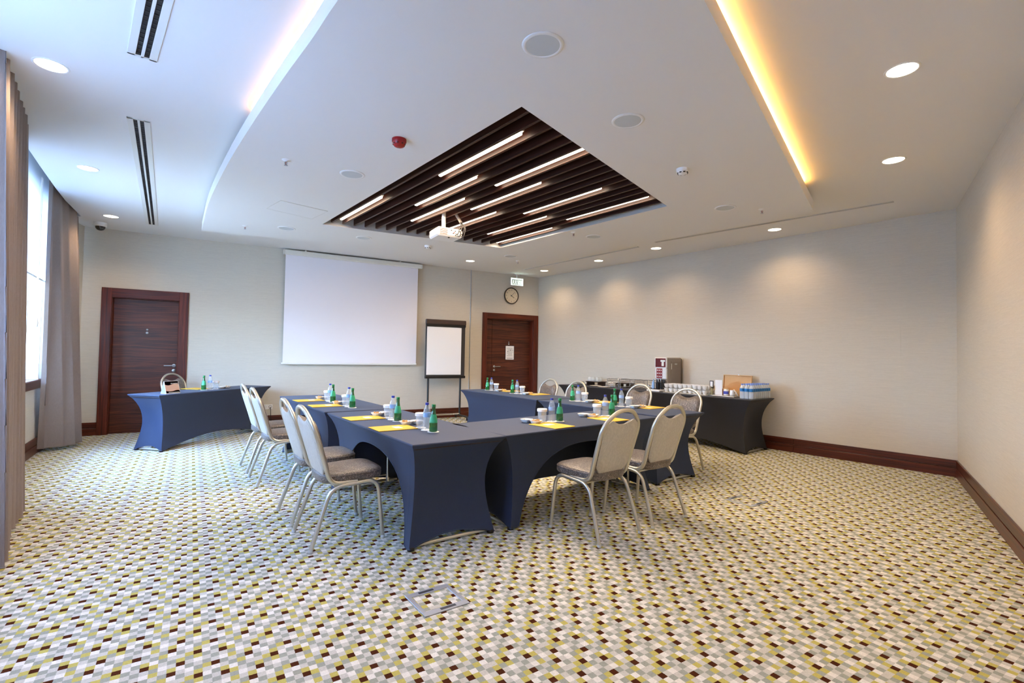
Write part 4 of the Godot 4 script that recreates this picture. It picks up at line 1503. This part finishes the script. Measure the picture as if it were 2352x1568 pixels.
	for s in [-1, 1]:
		add_box(st, Vector3(0, hgt / 2, 0), Vector3(0.215, hgt * 1.03, 0.0016), 0.0, Transform3D(Basis(Vector3.RIGHT, -s * 0.27), Vector3(0, 0, s * 0.045)))
	add_box(st, Vector3(0, 0.001, 0), Vector3(0.215, 0.0016, 0.09))
	obj("card", st.commit(), M.paper, tc)
	var face := Transform3D(Basis(Vector3.RIGHT, -0.27), Vector3(0, 0, 0.0465))
	var crimson := mat(Color(0.70, 0.08, 0.17), 0.5)
	var sand := mat(Color(0.86, 0.70, 0.60), 0.6)
	obj("cream_field", box(Vector3(0, 0.085, 0), Vector3(0.205, 0.15, 0.0008)), sand, tc, face)
	var wave := PackedVector2Array()
	for k in 13:
		var x := -0.1025 + 0.205 * k / 12.0
		wave.append(Vector2(x, 0.122 - 0.010 * sin(k / 12.0 * TAU)))
	wave.append(Vector2(0.1025, 0.165))
	wave.append(Vector2(-0.1025, 0.165))
	obj("red_band", plate(wave, 0.0004, 0.0010), crimson, tc, face)
	var wave2 := PackedVector2Array()
	for k in 13:
		var x := -0.1025 + 0.205 * k / 12.0
		wave2.append(Vector2(x, 0.036 + 0.007 * sin(k / 12.0 * TAU + 2.6)))
	wave2.append(Vector2(0.1025, 0.006))
	wave2.append(Vector2(-0.1025, 0.006))
	obj("red_band", plate(wave2, 0.0004, 0.0010), crimson, tc, face)
	obj("lettering", text_mesh("Meeting Room", 0.014, 0.0006), M.paper, tc, face * Transform3D(Basis(), Vector3(0.045, 0.136, 0.0012)))
	obj("white_line", box(Vector3(0.01, 0.014, 0.0012), Vector3(0.16, 0.005, 0.0005)), M.paper, tc, face)


func dish_mesh() -> Mesh:
	# two joined rounded square bowls
	var st := new_st()
	for s in [-1, 1]:
		var rings := []
		for lv in [[0.0, 0.0], [0.028, 0.0], [0.036, 0.006], [0.050, 0.026], [0.053, 0.030], [0.0515, 0.031], [0.047, 0.026], [0.034, 0.008], [0.026, 0.005], [0.0, 0.005]]:
			var ring := []
			for k in 24:
				var a := TAU * k / 24.0
				var x := signf(cos(a)) * pow(absf(cos(a)), 0.6)
				var z := signf(sin(a)) * pow(absf(sin(a)), 0.6)
				ring.append(Vector3(x * lv[0] + s * 0.051, lv[1], z * lv[0]))
			rings.append(ring)
		add_grid(st, rings, false, true)
	return st.commit()


func nut_mesh() -> Mesh:
	var st := new_st()
	var rng := RandomNumberGenerator.new()
	rng.seed = 5
	for k in 26:
		var c := Vector3(0.051 + rng.randf_range(-0.03, 0.03), rng.randf_range(0.004, 0.026), rng.randf_range(-0.03, 0.03))
		if k > 19: c.x -= 0.102; c.y *= 0.4
		var r := rng.randf_range(0.006, 0.010)
		add_lathe(st, [Vector2(0, -r), Vector2(r * 0.8, -r * 0.6), Vector2(r, 0), Vector2(r * 0.8, r * 0.6), Vector2(0, r)], 7, c)
	return st.commit()


# ---------------------------------------------------------------- buffet
func at_buffet(s: float, o: float, turn := 0.0, lift := 0.0) -> Transform3D:
	# x along the wall towards the camera, z into the room
	var f := frame(BACK_RIGHT, RIGHT_NEAR, s, 0.769 + lift, o)
	return Transform3D(f.basis * Basis(Vector3.UP, turn), f.origin)


func build_buffet() -> void:
	# coffee machine
	var body_m := mat(Color(0.56, 0.52, 0.48), 0.35)
	var face_m := mat(Color(0.86, 0.86, 0.86), 0.25)
	var maroon := mat(Color(0.36, 0.035, 0.06), 0.25)
	var cm := thing("coffee_machine", "tall taupe and white coffee machine with maroon panel on the buffet", "coffee machine", at_buffet(3.67, 0.29))
	obj("body", box(Vector3(0, 0.285, -0.02), Vector3(0.24, 0.57, 0.42), 0.014), body_m, cm)
	obj("side_door", box(Vector3(0.121, 0.27, -0.06), Vector3(0.008, 0.48, 0.30), 0.006), mat(Color(0.53, 0.49, 0.455), 0.4), cm)
	obj("door_handle", box(Vector3(0.128, 0.42, 0.085), Vector3(0.008, 0.10, 0.012), 0.003), M.white, cm)
	obj("back_strip", box(Vector3(0.118, 0.28, -0.225), Vector3(0.012, 0.54, 0.012), 0.003), M.charcoal, cm)
	obj("name_plate", box(Vector3(0.1255, 0.46, -0.05), Vector3(0.001, 0.022, 0.07)), M.grille, cm)
	obj("front_frame", box(Vector3(0, 0.48, 0.20), Vector3(0.235, 0.17, 0.03), 0.006), face_m, cm)
	obj("maroon_panel", box(Vector3(0, 0.48, 0.214), Vector3(0.20, 0.15, 0.008), 0.003), maroon, cm)
	var cup := new_st()
	add_box(cup, Vector3(0.045, 0.475, 0.2185), Vector3(0.042, 0.10, 0.002))
	add_box(cup, Vector3(0.045, 0.512, 0.2185), Vector3(0.085, 0.030, 0.002))
	obj("cup_emblem", cup.commit(), M.white, cm)
	obj("control_front", box(Vector3(0, 0.30, 0.195), Vector3(0.225, 0.19, 0.04), 0.012), face_m, cm)
	obj("keypad", box(Vector3(-0.02, 0.30, 0.2165), Vector3(0.115, 0.165, 0.004), 0.002), mat(Color(0.50, 0.10, 0.10), 0.3), cm)
	for r in 3:
		for c in 3:
			obj("key", box(Vector3(-0.056 + c * 0.036, 0.352 - r * 0.052, 0.2195), Vector3(0.020, 0.016, 0.004), 0.002), M.white, cm)
		obj("side_key", box(Vector3(0.075, 0.352 - r * 0.052, 0.2165), Vector3(0.022, 0.008, 0.003)), M.grille, cm)
	obj("spout_bay", box(Vector3(0, 0.115, 0.195), Vector3(0.17, 0.15, 0.02)), M.dark, cm)
	for x in [-0.03, 0.015]: obj("spout", tube([Vector3(x, 0.21, 0.225), Vector3(x, 0.15, 0.225)], 0.010, 10), M.chrome, cm)
	obj("drip_tray", box(Vector3(0, 0.018, 0.33), Vector3(0.25, 0.034, 0.20), 0.008), M.white, cm)
	obj("drip_grate", box(Vector3(0, 0.036, 0.32), Vector3(0.19, 0.004, 0.15)), M.charcoal, cm)
	var pk := thing("syrup_bottle", "slim pale blue bottle standing left of the machine spouts", "bottle", at_buffet(3.60, 0.60, 0.0, 0.038))
	obj("bottle_body", lathe([Vector2(0, 0), Vector2(0.022, 0), Vector2(0.024, 0.01), Vector2(0.024, 0.10), Vector2(0.010, 0.14), Vector2(0.010, 0.165), Vector2(0, 0.166)], 16), mat(Color(0.55, 0.70, 0.88), 0.2), pk)
	var holder := thing("stirrer_holder", "black wire stirrer holder in front of the coffee machine", "holder", at_buffet(3.70, 0.62, 0.0, 0.038))
	obj("cup", lathe([Vector2(0, 0), Vector2(0.030, 0), Vector2(0.036, 0.11), Vector2(0.033, 0.11), Vector2(0.028, 0.004), Vector2(0, 0.004)], 16), M.black, holder)
	var wires := new_st()
	for k in 3:
		add_tube(wires, [Vector3(0.04, 0.0, -0.05 + k * 0.05), Vector3(0.04, 0.13, -0.05 + k * 0.05), Vector3(0.13, 0.135, -0.05 + k * 0.05), Vector3(0.13, 0.0, -0.05 + k * 0.05)], 0.004, 5)
	obj("wire_frame", wires.commit(), M.black, holder)

	# coffee cups in two tiers on a tray
	var cup_mesh := lathe([Vector2(0, 0.0), Vector2(0.022, 0.0), Vector2(0.024, 0.004), Vector2(0.037, 0.030), Vector2(0.042, 0.062), Vector2(0.040, 0.0625), Vector2(0.035, 0.032), Vector2(0.0, 0.006)], 20)
	var handle_mesh := tube(fillet([Vector3(0.038, 0.050, 0), Vector3(0.062, 0.050, 0), Vector3(0.058, 0.020, 0), Vector3(0.032, 0.018, 0)], 0.015, 4), 0.0035, 6)
	var tray := tag(obj("cup_tray", box(Vector3(0, 0.004, 0), Vector3(0.76, 0.008, 0.30), 0.003), M.offwhite, self, at_buffet(4.205, 0.52)), "long pale tray under the lower coffee cups", "tray")
	tag(obj("cup_tray", box(Vector3(0, 0.003, 0), Vector3(0.76, 0.006, 0.30), 0.002), M.clear, self, at_buffet(4.205, 0.52, 0.0, 0.072)), "clear sheet between the two tiers of coffee cups", "tray")
	for tier in 2:
		for row in 3:
			for k in 9:
				var t := thing("coffee_cup", "white coffee cup in the %s tier on the buffet" % ["lower", "upper"][tier], "cup", at_buffet(3.87 + k * 0.084, 0.42 + row * 0.10, 0.6 + 0.9 * sin(k * 3.1 + row + tier * 2.0), 0.009 + tier * 0.0705), "white coffee cups, %s tier" % ["lower", "upper"][tier])
				obj("cup_body", cup_mesh, M.white_gloss, t)
				obj("handle", handle_mesh, M.white_gloss, t)

	# tea things on a silver tray
	tag(obj("silver_tray", box(Vector3(0, 0.005, 0), Vector3(0.48, 0.010, 0.20), 0.004), M.steel, self, at_buffet(4.75, 0.50)), "silver tray with tea things between cups and water pack", "tray")
	var lb := thing("label_stand", "small black framed sign beside the coffee cups", "sign", at_buffet(4.585, 0.50, 0.0, 0.0105))
	obj("frame", box(Vector3(0, 0.155, 0), Vector3(0.062, 0.115, 0.012), 0.002), M.black, lb)
	obj("card", box(Vector3(0, 0.158, 0.0066), Vector3(0.040, 0.085, 0.001)), M.paper, lb)
	obj("foot", lathe([Vector2(0, 0), Vector2(0.028, 0), Vector2(0.022, 0.05), Vector2(0.010, 0.10), Vector2(0, 0.10)], 14), mat(Color(0.72, 0.72, 0.60), 0.3), lb)
	var mc := thing("menu_card", "white folded menu card standing on the silver tray", "card", at_buffet(4.69, 0.48, 0.0, 0.0105))
	obj("front_leaf", box(Vector3(0, 0.115, 0.012), Vector3(0.105, 0.23, 0.0015)), M.paper, mc, Transform3D(Basis(Vector3.UP, 0.2), Vector3.ZERO))
	obj("rear_leaf", box(Vector3(-0.02, 0.115, -0.012), Vector3(0.10, 0.23, 0.0015)), mat(Color(0.86, 0.72, 0.62), 0.6), mc, Transform3D(Basis(Vector3.UP, -0.25), Vector3.ZERO))
	var jar := thing("sugar_jar", "small jar with blue print on the silver tray", "jar", at_buffet(4.80, 0.47, 0.0, 0.0105))
	obj("jar_body", lathe([Vector2(0, 0), Vector2(0.034, 0), Vector2(0.037, 0.01), Vector2(0.037, 0.08), Vector2(0.03, 0.10), Vector2(0, 0.10)], 18), M.white_gloss, jar)
	obj("print", lathe([Vector2(0.0375, 0.022), Vector2(0.0375, 0.066)], 18), mat(Color(0.30, 0.34, 0.72), 0.4), jar)
	obj("lid", lathe([Vector2(0.033, 0.098), Vector2(0.033, 0.112), Vector2(0, 0.114)], 18), M.oak, jar)
	var jug := thing("milk_jug", "small white milk jug on the silver tray", "jug", at_buffet(4.90, 0.48, 0.0, 0.0105))
	obj("jug_body", lathe([Vector2(0, 0), Vector2(0.036, 0), Vector2(0.040, 0.03), Vector2(0.032, 0.07), Vector2(0.034, 0.085), Vector2(0.031, 0.085), Vector2(0.0, 0.05)], 18), M.white_gloss, jug)
	obj("handle", tube(fillet([Vector3(0.035, 0.07, 0), Vector3(0.065, 0.065, 0), Vector3(0.038, 0.02, 0)], 0.02, 4), 0.005, 6), M.white_gloss, jug)
	var tg := thing("tongs", "silver serving tongs leaning on the silver tray", "tongs", at_buffet(4.96, 0.50, 0.0, 0.0105))
	for k in 2: obj("arm", tube([Vector3(-0.03, 0.10, -0.02 + 0.012 * k), Vector3(0.02, 0.045, 0.0 + 0.02 * k), Vector3(0.06, 0.006, 0.03 + 0.03 * k)], 0.005, 6, 0, false, 0.5), M.chrome, tg)

	# wooden tea box with its lid up
	var tb := thing("tea_box", "open wooden tea box with lid raised against the wall", "box", at_buffet(4.80, 0.25))
	obj("front_side", box(Vector3(0, 0.045, 0.118), Vector3(0.45, 0.09, 0.012), 0.002), M.oak, tb)
	obj("back_side", box(Vector3(0, 0.045, -0.118), Vector3(0.45, 0.09, 0.012), 0.002), M.oak, tb)
	for s in [-1, 1]: obj("end_side", box(Vector3(s * 0.219, 0.045, 0), Vector3(0.012, 0.09, 0.224), 0.002), M.oak, tb)
	obj("bottom_board", box(Vector3(0, 0.005, 0), Vector3(0.43, 0.010, 0.224)), M.oak, tb)
	var lidn := obj("lid", box(Vector3(0, 0.112, -0.006), Vector3(0.45, 0.224, 0.010), 0.002), M.oak, tb, Transform3D(Basis(Vector3.RIGHT, -0.12), Vector3(0, 0.09, -0.12)))
	for q in [[Vector3(0, 0.218, 0.008), Vector3(0.45, 0.012, 0.022)], [Vector3(-0.219, 0.112, 0.008), Vector3(0.012, 0.20, 0.022)], [Vector3(0.219, 0.112, 0.008), Vector3(0.012, 0.20, 0.022)]]:
		obj("lid_rim", box(q[0], q[1], 0.002), M.oak, lidn)
	obj("clasp", box(Vector3(0.02, 0.228, 0.012), Vector3(0.022, 0.012, 0.010), 0.002), M.chrome, lidn)
	var sachet := box(Vector3(0, 0.035, 0), Vector3(0.058, 0.065, 0.006), 0.001)
	var sm := [mat(Color(0.90, 0.42, 0.12), 0.5), mat(Color(0.86, 0.52, 0.20), 0.5), mat(Color(0.80, 0.30, 0.10), 0.5)]
	for c in 6:
		for r in 10:
			tag(obj("tea_sachet", sachet, sm[(c * 2 + r) % 3], self, at_buffet(4.80 - 0.165 + c * 0.066, 0.25 - 0.09 + r * 0.019, 0.0, 0.0105) * Transform3D(Basis(Vector3.RIGHT, -0.15), Vector3.ZERO)), "orange tea sachet standing in the open wooden tea box", "tea sachet", "tea sachets in the wooden box")

	# shrink pack of small water bottles
	var small := lathe([Vector2(0, 0.0), Vector2(0.027, 0.0), Vector2(0.031, 0.008), Vector2(0.031, 0.03), Vector2(0.029, 0.036), Vector2(0.031, 0.042), Vector2(0.031, 0.14), Vector2(0.026, 0.165), Vector2(0.013, 0.190), Vector2(0.0125, 0.20)], 14)
	var small_label := lathe([Vector2(0.0316, 0.105), Vector2(0.0316, 0.148)], 14)
	var small_cap := lathe([Vector2(0.0145, 0.196), Vector2(0.015, 0.213), Vector2(0, 0.215)], 12)
	var sky_label := mat(Color(0.12, 0.45, 0.72), 0.4)
	var pale_cap := mat(Color(0.42, 0.55, 0.85), 0.4)
	for i in 3:
		for j in 9:
			var t := thing("packed_water_bottle", "small water bottle with blue label in the pack at the buffet end", "bottle", at_buffet(5.155 + i * 0.065, 0.17 + j * 0.066), "packed water bottles")
			obj("bottle_body", small, M.clear_cloudy if M.has("clear_cloudy") else cloudy(), t)
			obj("bottle_label", small_label, sky_label, t)
			obj("cap", small_cap, pale_cap, t)

	# wire racks, boards and glassware at the far end
	for k in 3:
		rack(2.78 + k * 0.30, 0.50, 0.27, 0.30, 0.165, "chrome wire rack on the buffet, %s of three" % ["left one", "middle one", "right one"][k])
	rack(2.80, 0.70, 0.22, 0.10, 0.10, "low chrome wire rack at the front edge of the buffet")
	for q in [[2.12, 0.36, 0.34, "left dark wooden riser board on the buffet"], [2.72, 0.24, 0.30, "right dark wooden riser board behind the wire racks"]]:
		var rb := thing("riser_board", q[3], "riser", at_buffet(q[0], q[1]), "wooden risers")
		obj("board", box(Vector3(0, 0.075, 0), Vector3(q[2], 0.016, 0.24), 0.003), M.darkwood, rb)
		for s in [-1, 1]: obj("support", box(Vector3(s * (q[2] / 2 - 0.03), 0.034, 0), Vector3(0.02, 0.067, 0.22), 0.002), M.darkwood, rb)
	for k in 6:
		var gl := thing("stemless_glass", "upturned clear glass on the left riser board", "glass", at_buffet(2.0 + (k % 3) * 0.10, 0.32 + (k / 3) * 0.09, 0.0, 0.0835), "glasses on the riser board")
		obj("glass_body", lathe([Vector2(0.034, 0), Vector2(0.036, 0.03), Vector2(0.032, 0.075), Vector2(0.0, 0.085), Vector2(0.0, 0.083), Vector2(0.030, 0.073), Vector2(0.034, 0.03), Vector2(0.032, 0.0)], 16), M.clear, gl)
	for k in 6:
		tag(obj("side_plate", lathe([Vector2(0, 0), Vector2(0.06, 0), Vector2(0.095, 0.010), Vector2(0.094, 0.012), Vector2(0.06, 0.004), Vector2(0, 0.004)], 24), M.white_gloss, self, at_buffet(1.74, 0.40, 0.0, k * 0.0125)), "white side plate in the stack at the far buffet end", "plate", "stacked side plates")
	for q in [[2.30, 0.58, "left white serving plate near the front of the buffet"], [2.62, 0.72, "right white serving plate near the front of the buffet"]]:
		tag(obj("serving_plate", lathe([Vector2(0, 0), Vector2(0.07, 0), Vector2(0.115, 0.014), Vector2(0.113, 0.017), Vector2(0.07, 0.005), Vector2(0, 0.005)], 28), M.white_gloss, self, at_buffet(q[0], q[1])), q[2], "plate", "serving plates")
	for k in 2:
		var jr := thing("condiment_jar", ["left", "right"][k] + " glass condiment jar beside the coffee machine", "jar", at_buffet(3.40 + k * 0.075, 0.45), "condiment jars")
		obj("jar_body", lathe([Vector2(0, 0), Vector2(0.030, 0), Vector2(0.033, 0.01), Vector2(0.033, 0.065), Vector2(0.027, 0.075), Vector2(0, 0.075)], 16), M.clear, jr)
		obj("jar_lid", lathe([Vector2(0.030, 0.075), Vector2(0.030, 0.092), Vector2(0.01, 0.096), Vector2(0, 0.105)], 16), M.chrome, jr)
		obj("jar_contents", lathe([Vector2(0, 0.006), Vector2(0.027, 0.006), Vector2(0.028, 0.045), Vector2(0, 0.048)], 14), M.charcoal if k else M.nuts, jr)


func cloudy() -> StandardMaterial3D:
	var m := mat(Color(0.88, 0.93, 0.97, 0.55), 0.12, 0.0, 0.6)
	m.transparency = BaseMaterial3D.TRANSPARENCY_ALPHA
	M.clear_cloudy = m
	return m


func rack(s: float, o: float, w: float, d: float, h: float, label: String) -> void:
	var t := thing("wire_rack", label, "rack", at_buffet(s, o), "chrome wire racks")
	for sx in [-1, 1]:
		for sz in [-1, 1]:
			obj("leg", tube([Vector3(sx * w / 2, 0, sz * d / 2), Vector3(sx * w / 2, h, sz * d / 2)], 0.005, 6), M.chrome, t)
	for y in [h, h - 0.035, 0.03]:
		var st := new_st()
		add_tube(st, [Vector3(-w / 2, y, -d / 2), Vector3(w / 2, y, -d / 2), Vector3(w / 2, y, d / 2), Vector3(-w / 2, y, d / 2)], 0.0035, 6, 0, true)
		obj("rail", st.commit(), M.chrome, t)
	for k in 3:
		var z := -d / 2 + d * (k + 1) / 4.0
		obj("shelf_wire", tube([Vector3(-w / 2, h, z), Vector3(w / 2, h, z)], 0.003, 5), M.chrome, t)


# ---------------------------------------------------------------- floor boxes
func floor_box(c: Vector2, az: float, size: float, label: String, rim: float) -> void:
	var t := thing("floor_box", label, "floor box", facing(c, az), "floor boxes")
	var h := size / 2
	var st := new_st()
	for q in [[Vector3(0, 0.003, h - rim / 2), Vector3(size, 0.006, rim)], [Vector3(0, 0.003, -h + rim / 2), Vector3(size, 0.006, rim)], [Vector3(h - rim * 0.3, 0.003, 0), Vector3(rim * 0.6, 0.006, size - 2 * rim)], [Vector3(-h + rim * 0.3, 0.003, 0), Vector3(rim * 0.6, 0.006, size - 2 * rim)]]:
		add_box(st, q[0], q[1], 0.0015)
	obj("frame", st.commit(), mat(Color(0.66, 0.69, 0.74), 0.35, 0.4), t)
	for s in [-1, 1]:
		obj("grip_slot", box(Vector3(s * 0.012, 0.0062, s * (h - rim * 0.55)), Vector3(size * 0.34, 0.001, rim * 0.5)), mat(Color(0.16, 0.20, 0.26), 0.5), t)
	# carpet inlay, continuing the carpet's pattern
	var inl := new_st()
	var a := h - rim * 0.6
	var b := h - rim
	var p := [Vector3(-a, 0.002, -b), Vector3(a, 0.002, -b), Vector3(a, 0.002, b), Vector3(-a, 0.002, b)]
	var u := []
	for q in p:
		var wq: Vector3 = t.transform * q
		u.append(carpet_uv(Vector2(wq.x, wq.z)))
	quad(inl, p[0], p[1], p[2], p[3], Vector3.UP, u[0], u[1], u[2], u[3])
	obj("carpet_inlay", inl.commit(), M.carpet, t)


func build_floor_things() -> void:
	floor_box(Vector2(-0.382, -2.70), 144.5, 0.262, "square grey floor box with carpet inlay in the foreground", 0.042)
	floor_box(Vector2(2.23, -4.665), 144.5, 0.27, "floor box with two grey grips on the right carpet", 0.034)
